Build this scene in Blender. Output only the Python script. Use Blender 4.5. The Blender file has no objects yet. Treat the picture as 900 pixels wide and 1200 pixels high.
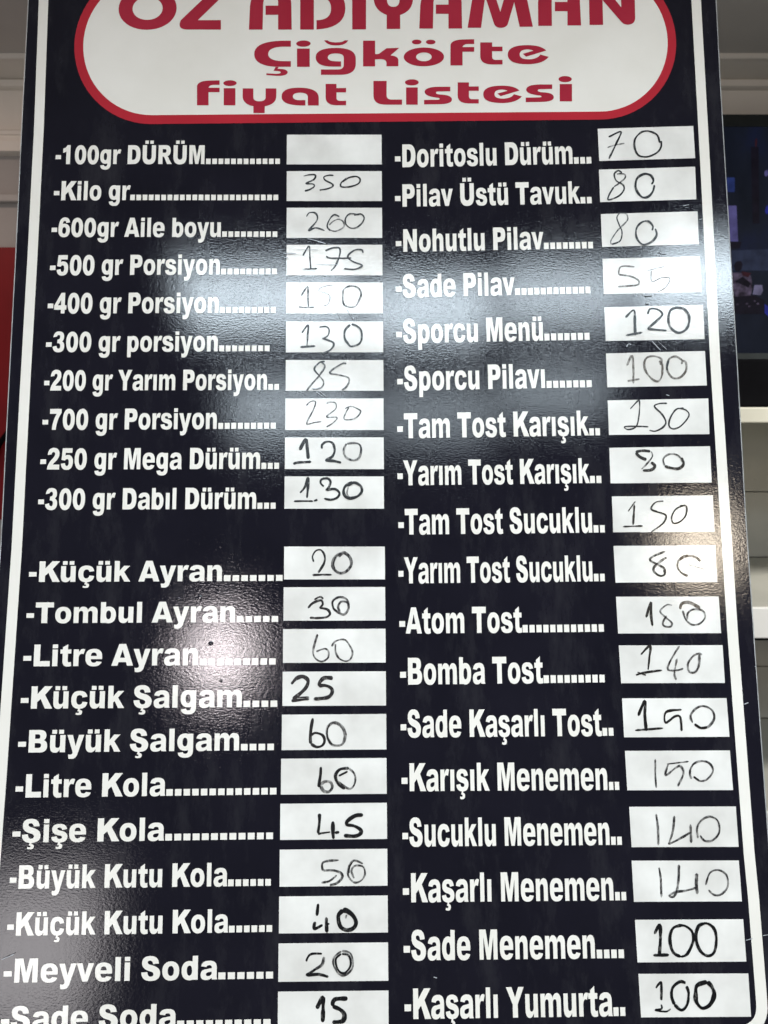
import bpy, math, random
from mathutils import Vector, Matrix, noise
random.seed(7)
scene = bpy.context.scene
COL = scene.collection

# ------------------------------------------------------------------ camera
cam_data = bpy.data.cameras.new('camera')
cam = bpy.data.objects.new('camera', cam_data)
COL.objects.link(cam)
cam.location = (0, 0, 1.5)
cam.rotation_euler = (math.radians(90 - 8.2), 0, 0)
cam_data.sensor_fit = 'VERTICAL'
cam_data.sensor_height = 36.0
cam_data.lens = 36.0 * 901 / 1200
cam_data.clip_start, cam_data.clip_end = 0.05, 100
cam_data.dof.use_dof = True
cam_data.dof.focus_distance = 0.83
cam_data.dof.aperture_fstop = 11
scene.camera = cam

# ------------------------------------------------------------------ light
world = bpy.data.worlds.new('World')
scene.world = world
world.use_nodes = True
bg = world.node_tree.nodes['Background']
bg.inputs[0].default_value = (1.0, 0.97, 0.94, 1)
bg.inputs[1].default_value = 0.092

def lamp(name, loc, size, energy, colour, aim=None, sy=None, shape='RECTANGLE', spread=180):
    d = bpy.data.lights.new(name, 'AREA')
    d.shape = shape
    d.size = size
    if sy: d.size_y = sy
    d.energy = energy
    d.color = colour
    d.spread = math.radians(spread)
    o = bpy.data.objects.new(name, d)
    COL.objects.link(o)
    o.location = loc
    v = Vector(aim) - Vector(loc) if aim else Vector((0, 0, -1))
    o.rotation_euler = v.to_track_quat('-Z', 'Y').to_euler()
    return o

COOL, WARM = (0.78, 0.91, 1.0), (1.0, 0.86, 0.68)
# strip lights on the shop ceiling behind the photographer
lamp('ceiling_panel', (-0.34, -0.28, 2.5), 0.50, 9, COOL, sy=0.24, spread=155)
lamp('ceiling_panel', (0.13, -0.33, 2.5), 0.36, 6.5, COOL, sy=0.24, spread=155)
lamp('ceiling_panel', (0.52, -0.26, 2.5), 0.36, 4.5, COOL, sy=0.22, spread=155)
lamp('ceiling_panel', (0.91, -0.19, 2.5), 0.34, 8, COOL, sy=0.24, spread=155)
lamp('ceiling_panel', (-0.33, -0.94, 2.5), 0.48, 7, COOL, sy=0.30, spread=160)
lamp('ceiling_panel', (0.19, -0.97, 2.5), 0.42, 3.5, COOL, sy=0.30, spread=160)
lamp('ceiling_panel', (0.61, -0.80, 2.5), 0.38, 3, COOL, sy=0.24, spread=160)
# round spots further back in the shop, and the daylit shop front
lamp('spot_panel', (-0.95, -2.85, 1.97), 0.36, 12, (1.0, 0.90, 0.92), aim=(0, 0.8, 1.4), sy=0.30, shape='ELLIPSE')
lamp('spot_panel', (1.55, -1.98, 2.33), 0.30, 8, WARM, aim=(0, 0.8, 1.4), sy=0.28, shape='ELLIPSE')
lamp('shop_front', (-1.76, -2.75, 0.46), 0.62, 9, (1, 0.95, 0.96), aim=(0, 0.8, 1.0), sy=0.70)
# fill lamps added to warm the left wall and brighten the shelf unit
lamp('wall_fill_lamp', (-1.60, 1.75, 2.5), 0.15, 5.0, (1.0, 0.76, 0.64), sy=0.15, shape='ELLIPSE')
lamp('shelf_fill_lamp', (1.80, 1.0, 2.5), 0.3, 10.5, (1.0, 0.97, 0.90), aim=(1.3, 2.4, 0.9), sy=0.3, spread=85)

scene.view_settings.view_transform = 'Standard'
scene.view_settings.look = 'None'
scene.view_settings.exposure = 0.40
scene.view_settings.gamma = 1.0

# ------------------------------------------------------------------ helpers
def tag(o, label=None, category=None, kind=None, group=None):
    if label: o['label'] = label
    if category: o['category'] = category
    if kind: o['kind'] = kind
    if group: o['group'] = group
    return o

def mesh_obj(name, verts, faces, mat, parent=None, smooth=False):
    me = bpy.data.meshes.new(name)
    me.from_pydata(verts, [], faces)
    me.update()
    if smooth:
        for p in me.polygons: p.use_smooth = True
    me.materials.append(mat)
    o = bpy.data.objects.new(name, me)
    COL.objects.link(o)
    if parent: o.parent = parent
    return o

class Build:
    def __init__(self): self.v, self.f = [], []
    def add(self, vs, fs):
        n = len(self.v)
        self.v += [tuple(p) for p in vs]
        self.f += [tuple(i + n for i in f) for f in fs]
    def box(self, x0, y0, z0, x1, y1, z1, c=0.0):
        """box with all edges chamfered by c"""
        if c <= 0:
            vs = [(x, y, z) for x in (x0, x1) for y in (y0, y1) for z in (z0, z1)]
            self.add(vs, [(0, 1, 3, 2), (4, 6, 7, 5), (0, 4, 5, 1), (2, 3, 7, 6), (0, 2, 6, 4), (1, 5, 7, 3)])
            return
        import bmesh
        bm = bmesh.new()
        bmesh.ops.create_cube(bm, size=1)
        for v in bm.verts:
            v.co = Vector((x0 + (v.co.x + .5) * (x1 - x0), y0 + (v.co.y + .5) * (y1 - y0), z0 + (v.co.z + .5) * (z1 - z0)))
        bmesh.ops.bevel(bm, geom=bm.edges[:], offset=c, segments=2, affect='EDGES', profile=0.5)
        bm.verts.index_update()
        self.add([v.co for v in bm.verts], [[v.index for v in f.verts] for f in bm.faces])
        bm.free()
    def obj(self, name, mat, parent=None, smooth=False):
        return mesh_obj(name, self.v, self.f, mat, parent, smooth)

# ------------------------------------------------------------------ materials
def new_mat(name):
    m = bpy.data.materials.new(name)
    m.use_nodes = True
    nt = m.node_tree
    return m, nt, nt.nodes['Principled BSDF']

def noise_node(nt, scale, detail=3, stretch=(1, 1, 1), coord='Object', rough=0.55, rot=(0, 0, 0)):
    tc = nt.nodes.new('ShaderNodeTexCoord')
    mp = nt.nodes.new('ShaderNodeMapping')
    mp.inputs['Scale'].default_value = stretch
    mp.inputs['Rotation'].default_value = rot
    n = nt.nodes.new('ShaderNodeTexNoise')
    n.inputs['Scale'].default_value = scale
    n.inputs['Detail'].default_value = detail
    n.inputs['Roughness'].default_value = rough
    nt.links.new(tc.outputs[coord], mp.inputs[0])
    nt.links.new(mp.outputs[0], n.inputs['Vector'])
    return n.outputs['Fac']

def ramp(nt, fac, stops):
    r = nt.nodes.new('ShaderNodeValToRGB')
    e = r.color_ramp.elements
    e[0].position, e[0].color = stops[0][0], (*stops[0][1], 1)
    e[1].position, e[1].color = stops[-1][0], (*stops[-1][1], 1)
    for p, c in stops[1:-1]:
        k = e.new(p); k.color = (*c, 1)
    nt.links.new(fac, r.inputs[0])
    return r.outputs[0]

def math_node(nt, op, a, b):
    n = nt.nodes.new('ShaderNodeMath')
    n.operation = op
    for i, x in enumerate((a, b)):
        if isinstance(x, (int, float)): n.inputs[i].default_value = x
        else: nt.links.new(x, n.inputs[i])
    return n.outputs[0]

def film(name, col_a, col_b, smudge=18, scuff=None):
    """printed vinyl under a satin laminate: orange peel grain, rub marks"""
    m, nt, b = new_mat(name)
    nt.nodes.remove(b)
    f = noise_node(nt, smudge, 4)
    diff = nt.nodes.new('ShaderNodeBsdfDiffuse')
    base = ramp(nt, f, [(0.35, col_a), (0.68, col_b)])
    if scuff:  # dusty rub marks on the dark film
        k = noise_node(nt, 7, 6, (3.2, 1, 1), rot=(0, 0, 0.3), rough=0.72)
        mk = ramp(nt, k, [(0.50, (0, 0, 0)), (0.80, (1, 1, 1))])
        mixc = nt.nodes.new('ShaderNodeMix'); mixc.data_type = 'RGBA'
        nt.links.new(mk, mixc.inputs[0]); nt.links.new(base, mixc.inputs[6])
        mixc.inputs[7].default_value = (*scuff, 1)
        base = mixc.outputs[2]
    nt.links.new(base, diff.inputs['Color'])
    # orange peel of the laminate
    g1 = noise_node(nt, 390, 2, (0.75, 1.5, 1), rot=(0, 0, 0.25), rough=0.6)
    g2 = noise_node(nt, 60, 2, (0.5, 1.2, 1), rot=(0, 0, 0.2))
    h = math_node(nt, 'ADD', g1, math_node(nt, 'MULTIPLY', g2, 0.35))
    bump = nt.nodes.new('ShaderNodeBump')
    bump.inputs['Strength'].default_value = 0.30
    bump.inputs['Distance'].default_value = GRAIN
    nt.links.new(h, bump.inputs['Height'])
    # long rub streaks in the gloss
    st = noise_node(nt, 26, 5, (9, 0.5, 1), rot=(0, 0, 0.06), rough=0.7)
    r = nt.nodes.new('ShaderNodeMapRange')
    r.inputs[1].default_value, r.inputs[2].default_value = 0.35, 0.75
    r.inputs[3].default_value, r.inputs[4].default_value = GLOSS
    nt.links.new(st, r.inputs[0])
    gl = nt.nodes.new('ShaderNodeBsdfGlossy')
    gl.distribution = 'BECKMANN'
    nt.links.new(r.outputs[0], gl.inputs['Roughness'])
    nt.links.new(bump.outputs[0], gl.inputs['Normal'])
    fr = nt.nodes.new('ShaderNodeFresnel')
    fr.inputs['IOR'].default_value = 1.5
    mx = nt.nodes.new('ShaderNodeMixShader')
    nt.links.new(fr.outputs[0], mx.inputs[0])
    nt.links.new(diff.outputs[0], mx.inputs[1])
    nt.links.new(gl.outputs[0], mx.inputs[2])
    nt.links.new(mx.outputs[0], nt.nodes['Material Output'].inputs[0])
    return m
GRAIN, GLOSS = 0.00027, (0.11, 0.15)

def ink(name, col, lo, hi, thresh=(0.38, 0.62)):
    """dry-wipe marker, patchy cover"""
    m, nt, b = new_mat(name)
    b.inputs['Base Color'].default_value = (*col, 1)
    b.inputs['Roughness'].default_value = 0.3
    b.inputs['Specular IOR Level'].default_value = 0.3
    f = noise_node(nt, 240, 4, (1, 0.6, 1), rough=0.65)
    r = nt.nodes.new('ShaderNodeMapRange')
    r.inputs[1].default_value, r.inputs[2].default_value = thresh
    r.inputs[3].default_value, r.inputs[4].default_value = lo, hi
    nt.links.new(f, r.inputs[0])
    tr = nt.nodes.new('ShaderNodeBsdfTransparent')
    mx = nt.nodes.new('ShaderNodeMixShader')
    nt.links.new(r.outputs[0], mx.inputs[0])
    nt.links.new(tr.outputs[0], mx.inputs[1])
    nt.links.new(b.outputs[0], mx.inputs[2])
    nt.links.new(mx.outputs[0], nt.nodes['Material Output'].inputs[0])
    return m

def plain(name, col, rough=0.6, var=0.12, scale=6, metallic=0.0, bump=0.0, spec=0.5):
    m, nt, b = new_mat(name)
    f = noise_node(nt, scale, 4)
    lo = tuple(c * (1 - var) for c in col); hi = tuple(min(1, c * (1 + var)) for c in col)
    nt.links.new(ramp(nt, f, [(0.3, lo), (0.7, hi)]), b.inputs['Base Color'])
    b.inputs['Roughness'].default_value = rough
    b.inputs['Metallic'].default_value = metallic
    b.inputs['Specular IOR Level'].default_value = spec
    if bump:
        g = noise_node(nt, scale * 14, 3)
        bp = nt.nodes.new('ShaderNodeBump')
        bp.inputs['Strength'].default_value = bump
        bp.inputs['Distance'].default_value = 0.002
        nt.links.new(g, bp.inputs['Height']); nt.links.new(bp.outputs[0], b.inputs['Normal'])
    return m

M_NAVY = film('navy_film', (0.0058, 0.0055, 0.0105), (0.0085, 0.0078, 0.0140), 9, scuff=(0.026, 0.025, 0.030))
M_WHITE = film('white_film', (0.81, 0.76, 0.68), (0.86, 0.81, 0.735), 12)
M_FIELD = film('wipe_field', (0.68, 0.645, 0.595), (0.86, 0.825, 0.77), 16)
M_RED = film('red_film', (0.42, 0.021, 0.034), (0.48, 0.026, 0.041), 10)
M_LETTER_RED = film('letter_red_film', (0.36, 0.020, 0.040), (0.41, 0.026, 0.050), 10)
M_EDGE = plain('cut_edge', (0.42, 0.42, 0.41), 0.5, 0.3, 40)
M_SCRATCH = plain('scratch_white', (0.42, 0.43, 0.45), 0.5, 0.2, 90)
INKS = {'d': ink('ink_black', (0.006, 0.006, 0.007), 0.62, 1.0, (0.34, 0.47)),
        'm': ink('ink_grey', (0.022, 0.020, 0.022), 0.36, 0.92, (0.36, 0.60)),
        'f': ink('ink_faint', (0.10, 0.10, 0.11), 0.24, 0.62),
        'b': ink('ink_brown', (0.085, 0.062, 0.045), 0.45, 0.92)}
M_CEIL = plain('ceiling_paint', (0.60, 0.58, 0.55), 0.8, 0.04, 3, bump=0.1)
M_WALL = plain('wall_paint', (0.40, 0.38, 0.37), 0.75, 0.06, 4, bump=0.1)
M_MOULD = plain('moulding_paint', (0.80, 0.76, 0.70), 0.6, 0.05, 5)
M_RAIL = plain('grey_rail', (0.40, 0.39, 0.38), 0.5, 0.1, 8)
M_REDPANEL = plain('red_panel_paint', (0.22, 0.007, 0.011), 0.5, 0.15, 5, spec=0.25)
M_BLACK = plain('black_plastic', (0.004, 0.004, 0.005), 0.8, 0.2, 20, spec=0.03)
M_BEZEL = plain('tv_bezel', (0.024, 0.030, 0.032), 0.6, 0.15, 14, spec=0.2)
M_SHELF = plain('white_laminate', (0.74, 0.73, 0.70), 0.45, 0.05, 7)
M_BACK = plain('grey_green_back', (0.44, 0.43, 0.385), 0.55, 0.08, 4)
M_LEDGE = plain('cream_edge', (0.62, 0.60, 0.50), 0.5, 0.06, 9)

# ------------------------------------------------------------------ board data
# millimetres on the face of the board: u to the right, v up from its foot
ROWS_LEFT = [
 ('-100gr DÜRÜM', (-357.6, 957.9), (-186.8, 956.5), 23.0, -101.1, 12, [(-93.4, 991.6), (15.1, 990.7), (15.1, 954.4), (-93.4, 955.3)],
  '', []),
 ('-Kilo gr', (-357.7, 914.2), (-272.0, 913.5), 23.1, -102.8, 24, [(-93.2, 947.1), (15.0, 946.2), (15.0, 910.1), (-93.2, 911.0)],
  '350', [(1.39,'d',"-74.1,940.8 -67.6,942.3 -60.6,941.9 -62.4,936.5 -71.2,931.9 -63.2,931.1 -62,928 -66.8,924.6 -72.6,922.7"),
   (1.39,'d',"-39.9,941.4 -45.7,941.5 -50.8,939.5 -49.3,935.6 -41.3,930.9 -41.3,927.8 -47.1,925.1 -55.9,923.6"),
   (1.39,'d',"-25.3,937.7 -31.1,932.4 -31.1,927.7 -22.4,927.3 -12.2,930.7 -9.5,936 -13.6,939.6 -22.4,938.5 -29.7,933.1")]),
 ('-600gr Aile boyu', (-358.3, 870.4), (-166.8, 868.8), 22.8, -103.4, 9, [(-92.9, 903.0), (15.0, 902.1), (15.0, 866.1), (-93.0, 867.0)],
  '260', [(1.53,'d',"-70.6,891.9 -67.4,896.5 -60.9,896.4 -58,891.1 -60.1,885 -68,875.4 -60.1,878.6 -50,875.3"),
   (1.39,'d',"-33.3,891.6 -39.1,894 -44.2,888.7 -47.1,880.3 -43.5,874.9"),
   (1.12,'m',"-44.9,876.5 -39.9,874.4 -35.5,874.9 -28.3,879.4 -29,885.5 -34.1,888.6 -39.9,886.3 -44.9,881.8"),
   (1.39,'d',"-10.9,893.7 -21,895 -26.1,890 -26.1,883.2 -21.1,878.1 -13.8,878.5 -7.3,884.5 -5.4,890.6 -9.4,894.5 -16.7,893")]),
 ('-500 gr Porsiyon', (-358.2, 825.1), (-167.1, 824.5), 23.7, -103.5, 9, [(-92.7, 858.9), (14.9, 858.0), (15.0, 822.0), (-92.8, 822.9)],
  '175', [(1.53,'d',"-74.4,845.6 -67.5,856.9 -66.5,844 -65.4,829.7"),
   (1.53,'d',"-72.9,829.8 -58.2,830.4"),
   (1.53,'d',"-49.2,851.1 -41.3,854.4 -34.1,854.6 -32.4,850.5 -34.1,842.3 -38.4,832.5 -43,827.6"),
   (1.53,'d',"-48.1,844.9 -44.2,842.6 -31.2,842.2 -19.7,842.4"),
   (1.53,'d',"-6.7,848.1 -8.2,851.9 -15.4,851.9 -22.6,846.7 -23.3,842.2 -16.8,837.6 -8.2,834.2 -9.7,831.5 -16.9,828.9 -28.1,829.9")]),
 ('-400 gr Porsiyon', (-358.7, 780.6), (-167.7, 779.6), 23.9, -104.5, 9, [(-92.7, 814.7), (15.0, 813.8), (15.0, 777.5), (-92.7, 778.4)],
  '150', [(1.53,'m',"-76,798.6 -68.9,809.7 -68.4,797 -68,785.4"),
   (1.39,'m',"-79.1,786 -70.5,784.9 -61.3,785.4"),
   (1.12,'f',"-39.1,809.5 -47,810.3 -54.9,807.4 -55.6,803.7 -48.4,801.4 -43.9,797.6 -45.6,789.4 -51.3,786.2"),
   (1.67,'m',"-22.7,809.4 -28.4,805.7 -29.6,796.7 -28.4,788.5 -22.7,785.1 -15.6,785.9 -11.3,792.9 -9.1,800.3 -11.9,807 -18.4,809.6 -24.8,808.9")]),
 ('-300 gr porsiyon', (-358.7, 736.3), (-167.8, 735.5), 23.1, -110.8, 8, [(-92.7, 769.2), (15.0, 768.4), (15.0, 732.9), (-92.7, 733.7)],
  '130', [(1.53,'d',"-75.1,755.6 -68.3,764.7 -68.6,752.6 -69.4,739.7"),
   (1.81,'d',"-76.7,739.5 -60,740.5"),
   (1.53,'d',"-55.8,762.1 -48.4,762.8 -44.8,759.1 -46.2,752.4 -51.2,749.2"),
   (1.67,'d',"-52.6,749.3 -41.3,745.1 -39.9,740.6 -44.1,735.5 -52.6,731.7"),
   (1.95,'d',"-21.3,764.8 -27.1,758.2 -27.5,749.3 -24.2,743.4 -20.3,739.7 -11.5,742.6 -8.6,749.2 -9.3,758 -14.2,763.2 -19.9,765.2")]),
 ('-200 gr Yarım Porsiyon', (-358.7, 692.4), (-112.8, 691.2), 23.2, -100.0, 2, [(-92.7, 725.0), (15.1, 724.1), (15.1, 689.2), (-92.7, 690.1)],
  '85', [(1.53,'d',"-49.5,722.9 -55.4,721.7 -61.1,714.5 -56.1,707.2"),
   (1.53,'m',"-56.1,707.2 -50.9,699.9 -53.2,693.4 -62.4,691"),
   (1.53,'m',"-53.3,722 -49.5,717.3 -55.4,707.2 -65.2,695.7 -69.7,689.2"),
   (1.53,'m',"-25.7,720.3 -31.4,719.8 -44.1,710.3 -35.6,707.8 -24.3,704.8 -22.6,700.4 -25.8,693.9 -30.7,689.9")]),
 ('-700 gr Porsiyon', (-358.6, 648.3), (-167.3, 647.8), 23.4, -103.3, 9, [(-92.8, 681.4), (14.9, 680.6), (14.9, 645.1), (-92.8, 646.0)],
  '230', [(1.12,'m',"-70.1,672.8 -65.2,677.5 -59.8,677.5 -61.6,669.2 -67.9,657 -68.6,652.3 -60.9,654.1 -53.2,655"),
   (1.12,'m',"-47.6,675.5 -42.7,676.9 -37.7,675.5 -37.7,669 -47.6,660.4 -36.3,659.6 -39.9,653.9 -47.6,649"),
   (1.12,'m',"-27.2,669.2 -20.9,672 -11.8,668 -10.4,665.2 -14.6,659.5 -23,656.7 -28.4,658.1 -26.5,664.6 -23,671")]),
 ('-250 gr Mega Dürüm', (-359.0, 604.3), (-119.5, 603.1), 23.5, -99.2, 3, [(-92.9, 637.8), (14.8, 637.0), (14.8, 601.8), (-92.9, 602.7)],
  '120', [(2.79,'d',"-76.8,623.6 -70.3,635.2 -68.5,624.9 -67.4,613.6"),
   (2.51,'d',"-83.7,608.1 -78.8,609.7 -64.2,610.5"),
   (2.23,'d',"-52.4,624.8 -52.4,629.1 -47.5,632.6 -41.2,631.1 -38.7,623.3 -41.2,616.2 -48.2,612 -39.9,611.2 -31.5,609.1"),
   (1.81,'m',"-25.9,630.3 -28.7,623.2 -26.6,615.4 -19,611.8 -12.7,613.9 -9.9,621.6 -11.2,628.7 -17.5,630.9 -25.2,630")]),
 ('-300 gr Dabıl Dürüm', (-359.3, 560.3), (-123.3, 559.4), 23.3, -102.5, 3, [(-93.0, 594.7), (14.6, 593.8), (14.6, 558.5), (-93.0, 559.3)],
  '130', [(2.37,'d',"-76.2,576.4 -71.1,582.6 -67.6,592.7 -67.6,582.6 -68.7,570.7"),
   (1.53,'d',"-82.8,567.3 -73.1,567.5 -62,567.2"),
   (1.95,'d',"-61.3,567.4 -57.2,568.8"),
   (1.95,'d',"-50.3,583.2 -53.7,586.7 -53,590.9 -46.8,592 -43.3,588.7 -44.7,583.1 -48.2,578.9"),
   (2.09,'d',"-47.5,579.4 -38.5,580.3 -33.6,576 -35.7,571.1 -42.6,568.7 -50.2,569.9"),
   (2.51,'d',"-19,587.8 -27.4,583 -28.8,575.3 -23.9,570.3 -14.9,571.7 -9.4,577.2 -10.7,583.5 -17.6,587.1 -25.3,583.7"),
   (1.12,'m',"-23.9,582.2 -25.3,575.3 -22.5,571")]),
 ('-Küçük Ayran', (-365.6, 482.6), (-158.6, 481.9), 22.1, -94.4, 7, [(-92.9, 518.4), (15.1, 517.5), (15.1, 482.4), (-92.9, 483.2)],
  '20', [(1.81,'d',"-61.1,501.7 -62.5,507.2 -59.1,513.3 -53.6,514.4 -49.5,508.4 -50.1,500.2 -56.3,490"),
   (2.37,'d',"-62.4,487.7 -52.2,487.9 -41.9,487.8"),
   (2.65,'m',"-34.4,506.9 -28.9,511.3 -22,505.5 -21.4,497.2 -27.5,490.5 -34.4,489.8 -39.9,494.7 -40.5,500.8 -37.1,507.6 -30.9,511"),
   (1.26,'d',"-37.8,507 -39.9,500.1 -38.5,494.6")]),
 ('-Tombul Ayran', (-366.2, 439.0), (-144.0, 438.5), 21.9, -98.7, 5, [(-93.1, 474.9), (15.1, 474.4), (15.1, 438.9), (-93.1, 439.5)],
  '30', [(1.95,'d',"-67.1,452.7 -61.7,458.1 -53.5,460.7 -51.4,456.7 -54.8,452.6"),
   (2.09,'d',"-54.8,452.6 -46.7,451.2 -43.7,446.5 -47.3,443.1 -56.2,442.1 -65,442.5"),
   (1.67,'d',"-60.3,461.5 -54.2,464.5 -50.8,462.1"),
   (1.95,'m',"-23.5,455.1 -26.2,461.9 -34.4,464 -40.5,460 -40.5,453.2 -35.8,448.4 -29,445.7 -24.2,451 -24.9,457.8 -31.7,459.2 -35.1,453.8 -33,448.4"),
   (1.39,'d',"-34.4,463.6 -40.5,460 -39.9,452.5 -35.8,448.7")]),
 ('-Litre Ayran', (-367.4, 393.9), (-182.4, 393.9), 22.7, -101.0, 9, [(-93.3, 430.7), (15.2, 430.3), (15.1, 395.0), (-93.3, 395.5)],
  '60', [(1.67,'m',"-56.8,425.1 -59.5,416.4 -61.5,407.1 -59.4,400.4 -52.7,396.6 -45.9,400.3 -45.3,406.9 -49.3,409.9 -58.1,407"),
   (1.53,'m',"-41.9,412.2 -37.8,417.6 -28.3,419.2 -22.3,412.1 -19.8,405.4 -22.3,398.8 -27.7,396.8 -34.4,400.2 -37.8,406.9 -37.8,414.9")]),
 ('-Küçük Şalgam', (-368.0, 350.3), (-135.8, 350.2), 23.0, -98.9, 4, [(-93.5, 386.4), (15.2, 386.0), (15.1, 350.7), (-93.5, 351.1)],
  '25', [(3.21,'d',"-84.3,373.4 -78.9,379.3 -72.2,381.2 -66.8,377.2 -68.8,370 -76.1,362.8 -82.8,358.2"),
   (2.37,'d',"-84.1,356.3 -78.8,356.9 -65.4,358.1"),
   (1.39,'d',"-78.8,359.8 -65.4,359.9"),
   (3.21,'d',"-40.5,379.4 -49.3,379.7 -54,375.8 -55.3,371.2"),
   (3.21,'d',"-55.3,371.5 -47.9,371.8 -41.9,368.5 -41.9,363.2 -47.2,359.3 -60.7,358.1")]),
 ('-Büyük Şalgam', (-368.5, 305.7), (-137.9, 306.2), 22.8, -102.0, 4, [(-93.9, 342.2), (15.2, 342.1), (15.1, 306.0), (-93.9, 306.2)],
  '60', [(2.79,'d',"-61.5,338.4 -63.2,329.3 -64.1,318.9 -63.6,312.4"),
   (2.37,'d',"-63.6,312.4 -57.2,309.1 -51.2,311 -49.2,316.2 -51.9,321.4 -59.2,323.4 -63.2,320.8"),
   (2.37,'m',"-39.9,334.3 -45.9,329.2 -46.5,320.1 -42.5,312.3 -36.5,310.3 -30.5,312.2 -27.8,319.9 -29.8,327.7 -35.8,333 -41.2,333.7"),
   (1.26,'d',"-43.9,331.8 -46.3,326.6 -45.9,317.5 -41.2,311.6")]),
 ('-Litre Kola', (-369.0, 260.5), (-214.4, 261.2), 23.4, -99.0, 13, [(-94.4, 297.5), (15.1, 297.5), (15.1, 261.5), (-94.4, 261.5)],
  '60', [(2.37,'d',"-53.1,289.1 -53.4,281.4 -54.4,275 -55.1,268.6"),
   (2.51,'m',"-53.1,271.1 -49.1,274.3 -43.2,273.6 -41.2,268.5 -45.1,264 -50.4,265.3 -53.1,269.8"),
   (2.23,'d',"-23.9,287.6 -33.2,286.4 -37.9,280 -34.5,271 -27.9,267.1"),
   (1.81,'m',"-23.9,287.6 -17.9,281.1 -18,272.1 -22.6,267 -29.2,269.6 -35.9,274.8"),
   (1.39,'d',"-34.5,279.9 -25.2,284.4")]),
 ('-Şişe Kola', (-370.0, 216.0), (-214.5, 216.9), 22.9, -102.1, 12, [(-94.8, 252.4), (15.1, 252.6), (15.1, 216.8), (-94.8, 216.6)],
  '45', [(2.51,'d',"-54.4,242.4 -54.4,234.2 -55.9,222.8"),
   (1.53,'d',"-55.9,222.2 -52.4,223 -43.1,224.2"),
   (3.07,'d',"-40.5,234.7 -40.5,224 -39.9,217.4"),
   (1.95,'d',"-38.5,223.3 -33.9,224.2"),
   (3.07,'d',"-9.5,240.8 -17.4,240.2 -25.3,235.2 -26,231.4 -18.8,230.1 -12.2,226.3 -12.2,222.5 -18.1,220 -29.3,220.7")]),
 ('-Büyük Kutu Kola', (-370.4, 170.8), (-148.8, 171.8), 23.0, -103.9, 6, [(-95.1, 207.1), (15.2, 207.2), (15.1, 171.1), (-95.0, 170.9)],
  '50', [(1.81,'m',"-34.6,196.5 -50.3,194.5 -51,186.4"),
   (1.95,'m',"-50.3,186.4 -39.9,186.5 -32,183.7 -31.4,178.8 -37.2,173.8 -43.8,172.4"),
   (1.67,'m',"-52.3,174.6 -43.8,176.4 -36.6,181.9"),
   (1.67,'m',"-9.7,192.9 -18.9,196.1 -24.1,189.9 -24.8,181.2 -18.9,174.9 -12.4,176.1 -7.8,182.3 -9.7,189.8 -17.6,191.1 -21.5,186.2 -18.9,178.7"),
   (1.12,'d',"-20.2,194.9 -23.5,189.9 -24.2,183.7")]),
 ('-Küçük Kutu Kola', (-370.8, 125.6), (-147.2, 127.2), 22.6, -102.1, 6, [(-95.3, 161.5), (15.2, 161.7), (15.2, 126.0), (-95.3, 125.9)],
  '40', [(3.07,'d',"-55.5,154.3 -56.8,142.6"),
   (2.51,'d',"-58.7,137.1 -59.3,130.3 -50.9,134"),
   (2.79,'d',"-47.3,141.3 -46.6,126.6"),
   (1.26,'d',"-47.3,134.5 -44,135.1"),
   (3.63,'d',"-30.1,148 -34.6,143.7 -34.7,137.5 -32.1,131.4 -25.6,128.9 -19.1,131.3 -17.1,136.8 -20.4,143 -26.2,147.3 -30.7,148"),
   (1.67,'m',"-26.8,143.6 -27.5,139.9")]),
 ('-Meyveli Soda', (-372.1, 81.0), (-157.5, 82.7), 22.8, -100.8, 6, [(-95.5, 116.4), (15.2, 116.6), (15.2, 80.1), (-95.5, 79.9)],
  '20', [(1.95,'d',"-67.6,99.3 -63.1,105.9 -51.5,106.4"),
   (2.23,'m',"-49.5,103.4 -51.5,96.1 -59.2,91.3"),
   (2.37,'d',"-57.9,91.9 -63.1,88.7 -67.6,85.9"),
   (2.23,'d',"-66.9,85.9 -55.3,87 -45,84.5"),
   (1.53,'m',"-32.1,108.7 -39.2,103.3 -39.9,96 -34.7,87.2 -28.3,86 -21.1,92.2 -20.5,100.7 -23.7,107.4 -31.4,109.1"),
   (1.67,'d',"-32.1,106.3 -37.5,101.5 -36.6,93.6 -32.8,88.7 -28.2,88.4 -23.1,94.1 -22.8,100.7 -25.6,105.4 -31.4,106.3")]),
 ('-Sade Soda', (-372.4, 36.2), (-198.0, 37.8), 22.5, -102.9, 10, [(-95.7, 70.7), (15.2, 71.0), (15.1, 35.2), (-95.7, 34.9)],
  '15', [(3.63,'d',"-56.8,54.5 -50.8,64.7 -50.4,53.9 -50.7,41.9"),
   (3.07,'d',"-25.7,63.9 -38.6,63.1 -41.1,56.8"),
   (3.21,'d',"-40.9,56.8 -33.4,53.7 -29,48.9 -30.9,43 -41.1,41.8")]),
]
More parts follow.
